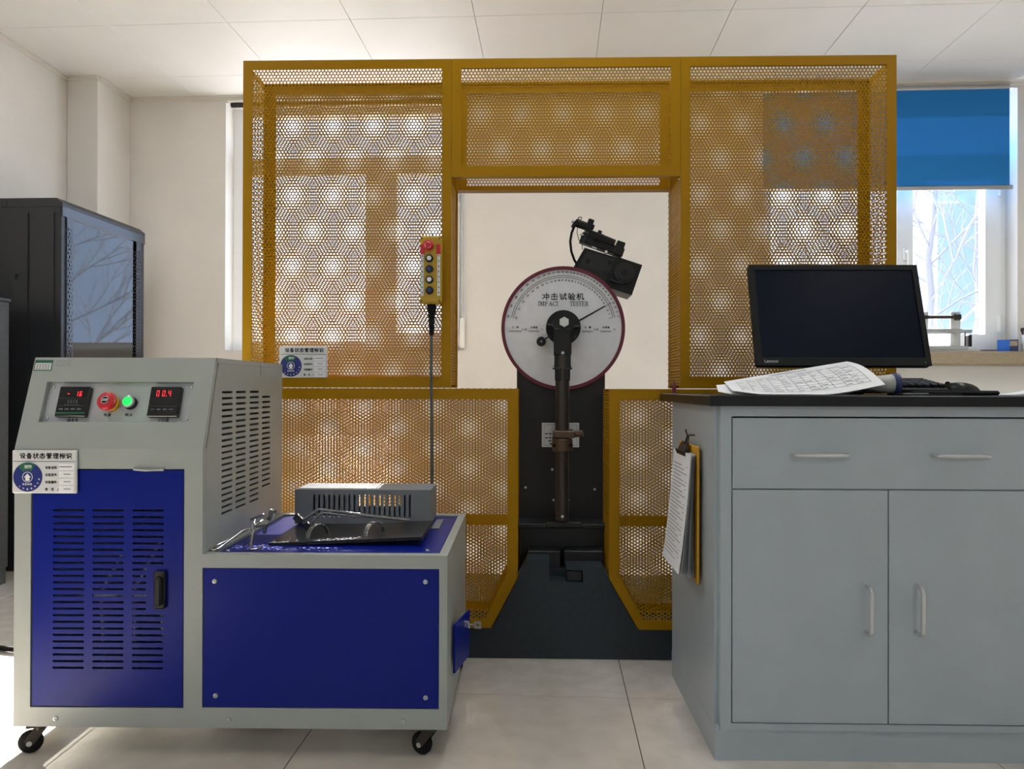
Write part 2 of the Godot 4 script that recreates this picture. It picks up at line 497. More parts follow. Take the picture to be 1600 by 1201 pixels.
func _ready() -> void:
	var cam := Camera3D.new()
	cam.name = "camera"
	add_child(cam)
	cam.position = Vector3(0, 0.868, 0)
	cam.basis = Basis(Vector3.UP, deg_to_rad(3.2)) * Basis(Vector3.RIGHT, deg_to_rad(0.224)) * Basis(Vector3.BACK, 0.0026)
	cam.fov = rad_to_deg(2.0 * atan(600.5 / 1150.0))
	cam.near = 0.05
	cam.far = 200.0
	cam.current = true

	var env := Environment.new()
	env.background_mode = Environment.BG_SKY
	var sm := ProceduralSkyMaterial.new()
	sm.sky_top_color = Color(0.66, 0.81, 0.99)
	sm.sky_horizon_color = Color(0.9, 0.95, 1.0)
	sm.sky_curve = 0.12
	sm.sky_energy_multiplier = 1.8
	sm.ground_bottom_color = Color(0.62, 0.64, 0.66)
	sm.ground_horizon_color = Color(0.8, 0.85, 0.9)
	sm.ground_energy_multiplier = 0.8
	env.sky = Sky.new()
	env.sky.sky_material = sm
	env.tonemap_mode = Environment.TONE_MAPPER_LINEAR
	env.tonemap_exposure = 0.98
	env.sdfgi_enabled = true
	env.ssao_enabled = true
	env.ssil_enabled = true
	var we := WorldEnvironment.new()
	we.name = "world"
	we.environment = env
	add_child(we)

	var sun := DirectionalLight3D.new()
	sun.name = "sun"
	sun.light_color = Color(1.0, 0.975, 0.94)
	sun.light_energy = 22.0
	sun.light_angular_distance = 0.4
	sun.shadow_enabled = true
	sun.sky_mode = DirectionalLight3D.SKY_MODE_LIGHT_ONLY
	sun.basis = Basis.looking_at(Vector3(0.066, -0.613, 1.0).normalized())
	add_child(sun)

	make_materials()
	for at in [Vector3(-1.75, -2.42, 1.25), Vector3(0.1, -2.5, 1.9), Vector3(1.9, -2.42, 1.3), Vector3(-1.75, -0.7, 0.4), Vector3(1.75, -0.7, 0.3), Vector3(-1.75, 2.6, 2.4), Vector3(1.75, 2.6, 2.4)]:  # added fill lamps, none in view: rows for back wall, sides and fronts
		fill_lamp(at)
	room()
	window("window_1", -2.0, -0.54, 1.09, 2.60, 2.2, 2.293, -1.153, -1.032, 1)
	window("window_2", 1.235, 2.664, 1.078, 2.60, 2.2, 2.293, 1.995, 2.06, 0)
	outside()
	guard_cage()
	impact_tester()
	cooling_machine()
	lab_cabinet()
	rack_corner()
	on_machine()
	on_counter()
	on_sill()
	small_things()

func fill_lamp(at: Vector3) -> void:  # unseen lamp panel added under the ceiling as fill light
	var o := thing("fill_lamp", "white framed flat fill lamp panel added above the room, out of the picture", "ceiling lamp", Vector3(at.x, TOP, at.y), 0, "added fill lamps out of the picture")
	var m := MB.new()
	m.rect_ring(-0.16, -0.61, 0.16, 0.61, 0.018, 0.0, 0.03, Transform3D(Basis(Vector3.RIGHT, PI / 2), Vector3(0, 0, 0)))
	part(o, "lamp_frame", m, W.white)
	m = MB.new()
	m.span(Vector3(-0.142, -0.022, -0.592), Vector3(0.142, -0.014, 0.592))
	part(o, "lamp_panel", m, W.lamp)
	var l := AreaLight3D.new()
	l.name = "lamp_glow"
	l.area_size = Vector2(0.28, 1.18)
	l.light_energy = at.z
	l.light_color = Color(0.96, 0.985, 1.0) if at.y < -2.0 else Color(0.9, 0.96, 1.0)
	l.area_range = 12.0
	l.shadow_enabled = true
	l.basis = Basis(Vector3.RIGHT, -PI / 2)
	l.position = Vector3(0, -0.035, 0)
	o.add_child(l)

func room() -> void:
	var m := MB.new()
	m.span(Vector3(LEFT - 0.24, -0.3, BACK - 0.24), Vector3(RIGHT + 0.24, -0.0007, FRONT + 0.24))
	var fl := struct("floor", m, W.grout)
	var t := 0.8205
	var kinds := []
	for k in 4:
		var q := MB.new()
		q.cbox(Vector3.ZERO, Vector3(t - 0.0022, 0.012, t - 0.0022), 0.0004)
		kinds.append(q.mesh())
	var tones := [W.tile, grained(mat(c8(220, 211, 200), 0.035, 0, 0.7), noises["blotch"], 1.3), grained(mat(c8(229, 221, 212), 0.03, 0, 0.7), noises["blotch"], 2.1)]
	for q: StandardMaterial3D in tones:                    # polished glaze
		q.clearcoat_enabled = true
		q.clearcoat = 1.0
		q.clearcoat_roughness = 0.01
	var rng := RandomNumberGenerator.new()
	rng.seed = 3
	for i in range(-4, 5):
		for j in range(-6, 5):
			var x0 := maxf(0.2105 + t * i, LEFT)
			var x1 := minf(0.2105 + t * (i + 1), RIGHT)
			var z0 := maxf(-2.0785 + t * (j + 2), BACK)
			var z1 := minf(-2.0785 + t * (j + 3), FRONT)
			if x1 - x0 < 0.02 or z1 - z0 < 0.02:
				continue
			var me: Mesh = kinds[0]
			if x1 - x0 < t - 0.01 or z1 - z0 < t - 0.01:
				var q := MB.new()
				q.cbox(Vector3.ZERO, Vector3(x1 - x0 - 0.0022, 0.012, z1 - z0 - 0.0022), 0.0004)
				me = q.mesh()
			part(fl, "floor_tile", me, tones[rng.randi() % 3]).position = Vector3((x0 + x1) / 2, -0.006, (z0 + z1) / 2)
	m = MB.new()
	m.span(Vector3(LEFT - 0.24, TOP + 0.006, BACK - 0.24), Vector3(RIGHT + 0.24, TOP + 0.3, FRONT + 0.24))
	var ce := struct("ceiling", m, W.grout)
	t = 0.604
	var full := MB.new()
	full.cbox(Vector3.ZERO, Vector3(t - 0.002, 0.008, t - 0.002), 0.0012)
	var fm := full.mesh()
	for i in range(-5, 6):
		for j in range(-8, 14):
			var x0 := maxf(0.226 + t * i, LEFT)
			var x1 := minf(0.226 + t * (i + 1), RIGHT)
			var z0 := maxf(-3.49 + 0.596 * (j - 2), BACK)
			var z1 := minf(-3.49 + 0.596 * (j - 1), FRONT)
			if x1 - x0 < 0.02 or z1 - z0 < 0.02:
				continue
			var q := MB.new()
			q.cbox(Vector3.ZERO, Vector3(x1 - x0 - 0.002, 0.008, z1 - z0 - 0.002), 0.0012)
			part(ce, "ceiling_tile", q, W.ceiling).position = Vector3((x0 + x1) / 2, TOP + 0.004, (z0 + z1) / 2)
	# walls with thickness
	m = MB.new()
	m.plate(Rect2(LEFT - 0.24, -0.006, RIGHT - LEFT + 0.48, TOP + 0.012), [Rect2(-2.0, 1.09, 1.46, 1.51), Rect2(1.235, 1.078, 1.429, 1.522)], BACK - 0.24, BACK)
	struct("wall_back", m, W.wall)
	m = MB.new()
	m.span(Vector3(LEFT - 0.24, -0.006, BACK), Vector3(LEFT, TOP + 0.006, FRONT + 0.24))
	struct("wall_left", m, W.wall)
	m = MB.new()
	m.span(Vector3(RIGHT, -0.006, BACK), Vector3(RIGHT + 0.24, TOP + 0.006, FRONT + 0.24))
	struct("wall_right", m, W.wall)
	m = MB.new()
	m.span(Vector3(LEFT, -0.006, FRONT), Vector3(RIGHT, TOP + 0.006, FRONT + 0.24))
	struct("wall_front", m, W.wall)
	m = MB.new()
	m.cbox(Vector3((LEFT - 2.6) / 2, TOP / 2, (BACK - 4.06) / 2), Vector3(-2.6 - LEFT, TOP, -4.06 - BACK), 0.004)
	struct("wall_pillar", m, W.wall)
	# ceiling edge profile along the walls
	m = MB.new()
	var prof := [Vector2(0, 0), Vector2(0.022, 0), Vector2(0.022, -0.006), Vector2(0.006, -0.006), Vector2(0.006, -0.024), Vector2(0, -0.024)]
	m.prism(prof, -4.06, FRONT, flat(LEFT, TOP, 0))
	m.prism(prof, BACK, -4.06, flat(-2.6, TOP, 0))
	var rz := Basis(Vector3.UP, -PI / 2)
	m.prism(prof, 2.6, -LEFT, Transform3D(rz, Vector3(0, TOP, -4.06)))
	m.prism(prof, -2.0 * 0 - RIGHT, 2.6, Transform3D(rz, Vector3(0, TOP, BACK)))
	struct("trim_1", m, W.trim)
	m = MB.new()
	m.cbox(Vector3(1.95, 1.038, BACK + 0.01), Vector3(1.5, 0.08, 0.22), 0.012)
	struct("trim_2", m, W.terrazzo)

func window(called: String, x0: float, x1: float, y0: float, y1: float, ta: float, tb: float, ma: float, mb_: float, side: int) -> void:
	var zf := BACK - 0.115
	var zb := zf - 0.07
	var m := MB.new()
	var w := 0.06
	m.plate(Rect2(x0, y0, x1 - x0, y1 - y0), [Rect2(x0 + w, tb, x1 - x0 - 2 * w, y1 - 0.045 - tb), Rect2(x0 + w, y0 + 0.045, ma - x0 - w, ta - y0 - 0.045), Rect2(mb_, y0 + 0.045, x1 - w - mb_, ta - y0 - 0.045)], zb, zf)
	var o := struct(called, m, W.pvc)
	m = MB.new()                                            # the opening sash stands proud of the frame
	m.ring(rect(mb_ - 0.025, y0 + 0.02, x1 - w + 0.025, ta + 0.05), rect(mb_ + 0.065, y0 + 0.11, x1 - w - 0.065, ta - 0.02), zf - 0.05, zf + 0.018)
	part(o, "window_sash", m, W.pvc)
	m = MB.new()
	m.rect_ring(x0 + w - 0.004, y0 + 0.04, ma + 0.004, ta + 0.004, 0.016, zf - 0.045, zf - 0.012)
	part(o, "glazing_bead", m, W.pvc)
	for r in [[x0 + w, tb, x1 - w, y1 - 0.045], [x0 + w, y0 + 0.045, ma, ta], [mb_ + 0.05, y0 + 0.1, x1 - w - 0.05, ta - 0.01]]:
		m = MB.new()
		m.quad(Vector3(r[0], r[1], zf - 0.035), Vector3(r[2], r[1], zf - 0.035), Vector3(r[2], r[3], zf - 0.035), Vector3(r[0], r[3], zf - 0.035))
		part(o, "pane", m, W.glass)
	m = MB.new()
	m.cbox(Vector3(mb_ + 0.02, 1.66, zf + 0.026), Vector3(0.03, 0.07, 0.016), 0.004)
	m.tube([Vector3(mb_ + 0.02, 1.675, zf + 0.03), Vector3(mb_ + 0.02, 1.675, zf + 0.06), Vector3(mb_ + 0.02, 1.66, zf + 0.066), Vector3(mb_ + 0.02, 1.57, zf + 0.066)], 0.009, 8)
	part(o, "window_handle", m, W.white)
	for y in [1.25, 2.05]:
		m = MB.new()
		m.tube([Vector3(x1 - 0.045, y - 0.05, zf + 0.02), Vector3(x1 - 0.045, y + 0.05, zf + 0.02)], 0.011, 8)
		part(o, "hinge", m, W.white)

func branch(mb: MB, a: Vector3, d: Vector3, l: float, r: float, depth: int, rng: RandomNumberGenerator) -> void:
	var pts := [a]
	var p := a
	var dd := d
	for i in 4:
		dd = (dd + Vector3(rng.randf_range(-0.16, 0.16), rng.randf_range(-0.06, 0.12), rng.randf_range(-0.16, 0.16))).normalized()
		p += dd * l / 4.0
		pts.append(p)
	mb.tube(pts, r, 6 if depth > 1 else 5, r * 0.55)
	if depth == 0:
		return
	var kids := 4 if depth > 2 else 5
	for k in kids:
		var f := 0.3 + 0.7 * (k + 1.0) / kids
		var i := mini(int(f * 4), 3)
		var q: Vector3 = pts[i].lerp(pts[i + 1], f * 4 - i)
		var axis := Vector3(rng.randf_range(-1, 1), rng.randf_range(-0.2, 0.2), rng.randf_range(-1, 1)).normalized()
		var nd := (dd.rotated(axis, rng.randf_range(0.45, 1.0)) + Vector3.UP * 0.15).normalized()
		branch(mb, q, nd, l * rng.randf_range(0.5, 0.75), r * lerpf(0.75, 0.5, f), depth - 1, rng)

func tree(at: Vector3, h: float, label: String, sd: int) -> void:
	var o := thing("bare_tree", label, "tree", at, 0, "leafless trees outside the windows")
	var rng := RandomNumberGenerator.new()
	rng.seed = sd
	var m := MB.new()
	var p := Vector3(0, -0.1, 0)
	var pts := [p]
	for i in 10:
		p += Vector3(rng.randf_range(-0.07, 0.07) * h * 0.2, h * 0.088, rng.randf_range(-0.05, 0.05) * h * 0.2)
		pts.append(p)
	m.tube(pts, h * 0.013, 9, h * 0.003)
	part(o, "trunk", m, W.bark)
	m = MB.new()
	for k in 17:
		var t := 0.2 + 0.76 * k / 16.0
		var i := int(t * 10)
		var q: Vector3 = pts[i].lerp(pts[mini(i + 1, 10)], t * 10 - i)
		var a := k * 2.4 + rng.randf_range(-0.3, 0.3)
		branch(m, q, Vector3(cos(a), rng.randf_range(0.35, 1.1), sin(a)).normalized(), h * lerpf(0.4, 0.15, t), h * lerpf(0.0044, 0.0017, t), 2, rng)
	part(o, "branches", m, W.bark)

func outside() -> void:
	var m := MB.new()
	m.span(Vector3(-60, -0.5, -120), Vector3(60, -0.3, BACK - 0.24))
	struct("ground", m, W.snow)
	tree(Vector3(4.85, -0.3, -9.8), 5.6, "bare pale tree seen through the right window beside the blue blind", 11)
	tree(Vector3(1.2, -0.3, -8.4), 4.2, "bare tree outside the left window, mirrored in the glass cabinet door", 5)
	tree(Vector3(7.6, -0.3, -13.6), 5.6, "farthest bare tree beyond the right window", 31)
	var o := thing("far_building", "pale blue-grey building far outside the right window", "building", Vector3(12.5, -0.3, -17.0))
	m = MB.new()
	m.plate(Rect2(-3.9, 0, 8.0, 9.0), [], -0.3, 0.0)
	m.span(Vector3(-3.9, 0, -6), Vector3(-3.6, 9, -0.3))
	m.span(Vector3(3.8, 0, -6), Vector3(4.1, 9, -0.3))
	part(o, "wall", m, W.far)
	m = MB.new()
	m.span(Vector3(-4.0, 9.0, -6.1), Vector3(4.2, 9.25, 0.1))
	part(o, "roof", m, W.snow)

# ------------------------------------------------------------------ perforated sheet: real holes, one cell copied
const PITCH := 0.01118
const HOLE := 0.00415
var cell_one: ArrayMesh
var cell_block: ArrayMesh

func hex_cell(mb: MB, c: Vector2) -> void:
	var t := 0.0012
	var o := []
	var q := []
	for i in 12:
		var a := TAU * i / 12.0 + PI / 6.0
		var k := Vector2(cos(a), sin(a))
		q.append(c + k * HOLE)
		o.append(c + k * (PITCH / sqrt(3.0) if i % 2 == 0 else PITCH / 2.0))
	for i in 12:
		var j := (i + 1) % 12
		var f := func(p: Vector2, z: float) -> Vector3: return Vector3(p.x, p.y, z)
		mb.quad(f.call(q[i], 0), f.call(o[i], 0), f.call(o[j], 0), f.call(q[j], 0))
		mb.quad(f.call(q[j], -t), f.call(o[j], -t), f.call(o[i], -t), f.call(q[i], -t))
		mb.quad(f.call(q[i], -t), f.call(q[i], 0), f.call(q[j], 0), f.call(q[j], -t))

func perforated(parent: Node, xf: Transform3D, poly: Array, phase := Vector2.ZERO, upright := false) -> void:
	# poly in the sheet's own plane; rows run along x, or along y where upright
	if cell_one == null:
		var a := MB.new()
		hex_cell(a, Vector2.ZERO)
		cell_one = a.mesh()
		var b := MB.new()
		for j in 4:
			for i in 8:
				hex_cell(b, Vector2((i + (j % 2) * 0.5) * PITCH, j * PITCH * sqrt(3.0) / 2.0))
		cell_block = b.mesh()
	var pp := PackedVector2Array()
	for p: Vector2 in poly:
		pp.append(Vector2(p.y, -p.x) if upright else p)
	var ph := Vector2(phase.y, -phase.x) if upright else phase
	if upright:
		xf = xf * Transform3D(Basis(Vector3.BACK, PI / 2), Vector3.ZERO)
	var lo := pp[0]
	var hi := pp[0]
	for p in pp:
		lo = lo.min(p)
		hi = hi.max(p)
	var rh := PITCH * sqrt(3.0) / 2.0
	var r0 := int(floor((lo.y - ph.y) / rh / 4.0)) * 4
	var r1 := int(ceil((hi.y - ph.y) / rh))
	var c0 := int(floor((lo.x - ph.x) / PITCH)) - 1
	var c1 := int(ceil((hi.x - ph.x) / PITCH)) + 1
	var at := func(i: int, j: int) -> Vector2: return ph + Vector2((i + posmod(j, 2) * 0.5) * PITCH, j * rh)
	var ones := []
	var blocks := []
	for j in range(r0, r1 + 1, 4):
		for i in range(c0, c1 + 1, 8):
			var inside := []
			for b in 4:
				for a in 8:
					var p: Vector2 = at.call(i + a, j + b)
					if Geometry2D.is_point_in_polygon(p, pp):
						inside.append(p)
			if inside.size() == 32:
				blocks.append(at.call(i, j))
			else:
				ones.append_array(inside)
	for k in [[cell_block, blocks], [cell_one, ones]]:
		if k[1].is_empty():
			continue
		var mm := MultiMesh.new()
		mm.transform_format = MultiMesh.TRANSFORM_3D
		mm.mesh = k[0]
		mm.instance_count = k[1].size()
		for i in k[1].size():
			mm.set_instance_transform(i, xf * Transform3D(Basis(), Vector3(k[1][i].x, k[1][i].y, 0)))
		var o := MultiMeshInstance3D.new()
		o.name = "perforated_sheet"
		o.multimesh = mm
		o.material_override = W.perf
		o.set_meta("kind", "stuff")
		parent.add_child(o, true)

func rect(x0: float, y0: float, x1: float, y1: float) -> Array:
	return [Vector2(x0, y0), Vector2(x1, y0), Vector2(x1, y1), Vector2(x0, y1)]

func v2(l: Array) -> Array:
	var r := []
	for i in range(0, l.size(), 2):
		r.append(Vector2(l[i], l[i + 1]))
	return r

func guard_cage() -> void:
	var o := thing("guard_cage", "tall yellow perforated metal guard cage enclosing the impact tester", "safety cage", Vector3(0, 0, -2.35), 1.7)
	var D := 0.19
	# front and back panels: [outer loop, inner loop of the front, inner loop of the back, mesh phase front, mesh phase back, upright]
	var L_out := v2([-1.002, 0.1, -0.197, 0.1, -0.112, 0.262, -0.112, 0.8635, -1.002, 0.8635])
	var L_in := v2([-0.972, 0.13, -0.215, 0.13, -0.146, 0.275, -0.146, 0.829, -0.972, 0.829])
	var R_out := v2([0.179, 0.8635, 0.179, 0.262, 0.273, 0.1, 1.08, 0.1, 1.08, 0.8635])
	var R_in := v2([0.213, 0.829, 0.213, 0.27, 0.289, 0.13, 1.05, 0.13, 1.05, 0.829])
	var panels := [
		[rect(-1.002, 0.866, -0.327, 1.92), rect(-0.972, 0.896, -0.358, 1.89), rect(-0.962, 0.906, -0.358, 1.885), Vector2(-0.845, 1.714), Vector2(-0.911, 1.786), false],
		[rect(-0.3262, 1.543, 0.4022, 1.92), rect(-0.296, 1.576, 0.372, 1.89), rect(-0.294, 1.5625, 0.37, 1.885), Vector2(-0.236, 1.749), Vector2(-0.25, 1.824), false],
		[rect(0.403, 0.866, 1.08, 1.92), rect(0.433, 0.896, 1.05, 1.89), rect(0.433, 0.906, 1.042, 1.885), Vector2(0.596, 1.71), Vector2(0.653, 1.782), false],
		[L_out, L_in, L_in, Vector2(-0.262, 0.742), Vector2(-0.279, 0.731), true],
		[R_out, R_in, R_in, Vector2(0.27, 0.771), Vector2(0.299, 0.763), true]]
	for k in panels.size():
		var p: Array = panels[k]
		for back in 2:
			var m := MB.new()
			var z := -D if back else 0.0
			m.ring(p[0], p[2] if back else p[1], z - 0.003, z)
			if back:
				m.ring(p[0], _inset(p[0], 0.003), z - 0.016, z + 0.01)
			else:
				m.ring(p[0], _inset(p[0], 0.003), z - 0.016, z - 0.003)
			var f := part(o, "panel_frame", m, W.yellow)
			perforated(f, flat(0, 0, z - (0.015 if back else 0.0035)), _inset(p[0], 0.004), p[4] if back else p[3], p[5])
	# returns between front and back: sides and openings (the cage has no roof)
	var yz := Basis(Vector3(0, 0, -1), Vector3(0, 1, 0), Vector3(1, 0, 0))       # a plane across x: its x runs back
	for r in [[-1.0005, 0.1, 1.918], [1.0785, 0.1, 1.918], [-0.3285, 0.868, 1.545], [0.4035, 0.868, 1.545], [-0.1135, 0.262, 0.862], [0.1805, 0.262, 0.862]]:
		var e := Node3D.new()
		e.name = "side_panel"
		o.add_child(e, true)
		perforated(e, Transform3D(yz, Vector3(r[0], 0, 0)), rect(0.009, r[1] + 0.006, D - 0.008, r[2] - 0.006))
	for s in [[-0.197, 0.1, -0.112, 0.262], [0.179, 0.262, 0.273, 0.1]]:
		var e := Node3D.new()
		e.name = "slanted_panel"
		o.add_child(e, true)
		var a := Vector3(s[0], s[1], 0)
		var d := Vector3(s[2], s[3], 0) - a
		var l := d.length()
		d /= l
		perforated(e, Transform3D(Basis(d, Vector3(0, 0, -1), d.cross(Vector3(0, 0, -1))), a), rect(0.006, 0.009, l - 0.006, D - 0.008))
	# solid angle strips
	var m := MB.new()
	m.span(Vector3(-0.327, 1.5415, -D - 0.003), Vector3(0.403, 1.5445, -D + 0.03))
	part(o, "angle_strip", m, W.yellow)
	for x in [-1.0018, 1.0765]:
		m = MB.new()
		m.span(Vector3(x, 1.9, -D), Vector3(x + 0.0033, 1.92, -0.003))
		part(o, "angle_strip", m, W.yellow)
	for b in [[-0.327, 1.541, -0.024, 0.403, 1.5428, 0.0], [-0.3265, 0.866, -D, -0.3245, 1.5413, -D + 0.022], [0.4, 0.866, -D, 0.402, 1.5413, -D + 0.022]]:
		m = MB.new()
		m.span(Vector3(b[0], b[1], b[2]), Vector3(b[3], b[4], b[5]))
		part(o, "angle_strip", m, W.yellow)
	for s in [[-1.0, -0.115], [0.182, 1.078]]:
		m = MB.new()
		m.span(Vector3(s[0], 0.395, -D - 0.012), Vector3(s[1], 0.43, -D + 0.012))
		part(o, "cross_bar", m, W.yellow)

func _inset(loop: Array, d: float) -> Array:
	var r := []
	var s := 0.0
	for i in loop.size():
		s += loop[i].cross(loop[(i + 1) % loop.size()])
	for i in loop.size():
		var a: Vector2 = loop[(i - 1 + loop.size()) % loop.size()]
		var b: Vector2 = loop[i]
		var c: Vector2 = loop[(i + 1) % loop.size()]
		var u := (b - a).normalized()
		var v := (c - b).normalized()
		var nu := Vector2(-u.y, u.x) * signf(s)
		var nv := Vector2(-v.y, v.x) * signf(s)
		r.append(b + (nu + nv) / (1.0 + nu.dot(nv)) * d)
	return r

# ------------------------------------------------------------------ impact tester
func impact_tester() -> void:
	var o := thing("impact_tester", "dark pendulum impact tester with round silver dial standing inside the yellow cage", "testing machine", Vector3(0, 0, -2.35), 1.7)
	var m := MB.new()
	m.prism(v2([-0.45, 0, 0.56, 0, 0.56, 0.096, 0.268, 0.096, 0.16, 0.295, 0.043, 0.296, 0.043, 0.286, 0.096, 0.282, 0.098, 0.245, -0.01, 0.246, -0.01, 0.318, -0.081, 0.318, -0.187, 0.105, -0.187, 0.096, -0.45, 0.096]), -0.09, -0.012)
	m.prism(v2([-0.45, 0, 0.56, 0, 0.56, 0.096, 0.268, 0.096, 0.16, 0.27, -0.081, 0.27, -0.187, 0.096, -0.45, 0.096]), -0.7, -0.09)
	part(o, "base", m, W.iron)
	m = MB.new()
	m.cbox(Vector3(0.035, 0.6, -0.46), Vector3(0.312, 1.2, 0.4), 0.004)
	part(o, "column", m, W.column)
	m = MB.new()                                              # anvil block with its raised rest
	m.cbox(Vector3(0.035, 0.345, -0.215), Vector3(0.285, 0.1, 0.1), 0.003)
	m.cbox(Vector3(0.035, 0.4, -0.2), Vector3(0.3, 0.014, 0.12), 0.002)
	m.cbox(Vector3(0.04, 0.405, -0.19), Vector3(0.118, 0.02, 0.11), 0.003)
	m.cbox(Vector3(-0.025, 0.29, -0.135), Vector3(0.108, 0.072, 0.08), 0.003)
	m.cbox(Vector3(0.105, 0.3, -0.135), Vector3(0.13, 0.055, 0.08), 0.003)
	m.cbox(Vector3(0.07, 0.262, -0.055), Vector3(0.05, 0.034, 0.06), 0.002)
	part(o, "anvil", m, W.dark)
	# dial
	var dc := Vector3(0.0415, 1.077, -0.246)
	m = MB.new()
	m.disc(dc + Vector3(0, 0, -0.03), 0.2155, 0.029, 96)
	var dial := part(o, "dial", m, W.dial)
	m = MB.new()
	m.lathe([Vector2(0.2055, -0.03), Vector2(0.2175, -0.03), Vector2(0.2175, 0.006), Vector2(0.2055, 0.006), Vector2(0.2055, -0.03)], 96, Transform3D(Basis(Vector3.RIGHT, PI / 2), dc))
	part(dial, "dial_rim", m, W.maroon)
	var xf := Transform3D(Basis(), dc)
	m = MB.new()
	var a0 := deg_to_rad(12.0)
	var a1 := deg_to_rad(168.0)
	for r in [0.179, 0.1845]:
		arc(m, Vector2.ZERO, r, 0.0011, a0, a1, 90, xf)
	for i in 151:
		var a := lerpf(a0, a1, i / 150.0)
		var u := Vector2(cos(a), sin(a))
		line2(m, u * 0.1845, u * (0.190 if i % 5 == 0 else 0.187), 0.0007, xf)
		line2(m, u * 0.179, u * (0.173 if i % 5 == 0 else 0.1765), 0.0007, xf)
	for i in 31:                                              # the figures of both scales crowd where the arm swings far
		var t := i / 30.0
		var a := lerpf(a0, a1, (7.0 * t - 3.0 * t * t + 3.0 * pow(t, 5.0)) / 7.0)
		for s in [[0.198, str(i * 10), 0.0058], [0.1685, str(i * 5), 0.0054]]:
			var b := Transform3D(Basis(Vector3.BACK, a - PI / 2), xf * Vector3(cos(a) * s[0], sin(a) * s[0], 0))
			write(m, s[1], Vector2(-0.3 * s[2] * s[1].length(), -s[2] / 2), s[2], 0.0009, b, 1.0, 0.62)
	write(m, "冲击试验机", Vector2(-0.0745, 0.098), 0.0262, 0.0026, xf, 1.16)
	write(m, "小 摆", Vector2(-0.18, -0.001), 0.008, 0.0009, xf, 0.95)
	write(m, "0-150", Vector2(-0.1445, -0.008), 0.0062, 0.0008, xf, 1.0, 0.55)
	write(m, "分度值", Vector2(-0.115, -0.001), 0.008, 0.0009, xf)
	write(m, "1J", Vector2(-0.079, -0.008), 0.0062, 0.0008, xf, 1.0, 0.7)
	write(m, "大 摆", Vector2(0.075, -0.001), 0.008, 0.0009, xf, 0.95)
	write(m, "0-300", Vector2(0.1075, -0.008), 0.0062, 0.0008, xf, 1.0, 0.55)
	write(m, "分度值", Vector2(0.138, -0.001), 0.008, 0.0009, xf)
	write(m, "2J", Vector2(0.176, -0.008), 0.0062, 0.0008, xf, 1.0, 0.7)
	part(dial, "dial_print", m, W.ink)
	for t in [["IMP ACT", -0.052, 0.086, 0.0155, true], ["TESTER", 0.056, 0.086, 0.0155, true], ["Small Pendulum", -0.168, -0.0105, 0.0052, false], ["Division Value", -0.102, -0.0105, 0.0052, false], ["Big Pendulum", 0.0865, -0.0105, 0.0052, false], ["Division Value", 0.151, -0.0105, 0.0052, false]]:
		latin(dial, "lettering", t[0], dc + Vector3(t[1], t[2], 0.0004), t[3], W.ink, t[4], Basis(), 0.82)
	# hub, pointer, stop knob
	m = MB.new()
	m.disc(dc, 0.0605, 0.03, 48)
	m.disc(dc + Vector3(0, 0.004, 0.03), 0.035, 0.05, 40)
	m.cbox(dc + Vector3(-0.043, 0.005, 0.034), Vector3(0.03, 0.012, 0.01), 0.002)
	m.cbox(dc + Vector3(0.045, 0.0, 0.034), Vector3(0.026, 0.012, 0.01), 0.002)
	var hub := part(o, "hub", m, W.black)
	for a in [90.0, 215.0, 322.0]:
		m = MB.new()
		m.disc(dc + Vector3(cos(deg_to_rad(a)) * 0.052, sin(deg_to_rad(a)) * 0.052, 0.03), 0.0038, 0.003, 12)
		part(hub, "hub_screw", m, W.steel)
	m = MB.new()
	m.tube([dc + Vector3(0.05, 0.022, 0.012), dc + Vector3(0.145, 0.0755, 0.012)], 0.003, 8, 0.0024)
	m.tube([dc + Vector3(0.145, 0.0755, 0.012), dc + Vector3(0.168, 0.0885, 0.012)], 0.0007, 6)
	part(o, "pointer", m, W.black_gloss)
	m = MB.new()
	m.tube([dc + Vector3(-0.035, -0.022, 0.026), dc + Vector3(-0.076, -0.048, 0.026)], 0.0024, 8)
	m.disc(dc + Vector3(-0.077, -0.049, 0.016), 0.0165, 0.02, 32)
	var kn := part(o, "stop_knob", m, W.black)
	m = MB.new()
	m.disc(dc + Vector3(-0.077, -0.049, 0.036), 0.003, 0.001, 12)
	part(kn, "knob_screw", m, W.zinc)
	# pendulum
	var px := 0.0345
	m = MB.new()
	m.cbox(Vector3(px, 1.02, -0.125), Vector3(0.058, 0.09, 0.055), 0.003)
	m.cbox(Vector3(px, 0.965, -0.125), Vector3(0.054, 0.06, 0.05), 0.003)
	m.cbox(Vector3(px - 0.0, 0.935, -0.125), Vector3(0.066, 0.012, 0.05), 0.002)
	m.cbox(Vector3(px, 0.912, -0.122), Vector3(0.05, 0.046, 0.05), 0.004)
	m.disc(Vector3(px + 0.004, 1.085, -0.16), 0.036, 0.06, 40)
	var pen := part(o, "pendulum", m, W.black)
	m = MB.new()
	m.disc(Vector3(px + 0.004, 1.085, -0.1), 0.0172, 0.012, 6)
	m.disc(Vector3(px + 0.004, 1.085, -0.088), 0.011, 0.006, 24)
	part(pen, "hub_nut", m, W.chrome)
	m = MB.new()
	m.tube([Vector3(px, 0.99, -0.12), Vector3(px, 0.69, -0.12)], 0.0235, 24)
	m.tube([Vector3(px, 0.69, -0.12), Vector3(px, 0.426, -0.12)], 0.0225, 24)
	part(pen, "pendulum_rod", m, W.steel)
	for p in [Vector3(px, 0.983, -0.1), Vector3(px, 0.441, -0.098), Vector3(px - 0.033, 0.937, -0.1), Vector3(px + 0.033, 0.937, -0.1)]:
		m = MB.new()
		m.disc(p, 0.0047, 0.005, 10)
		part(pen, "pendulum_bolt", m, W.zinc)
	m = MB.new()
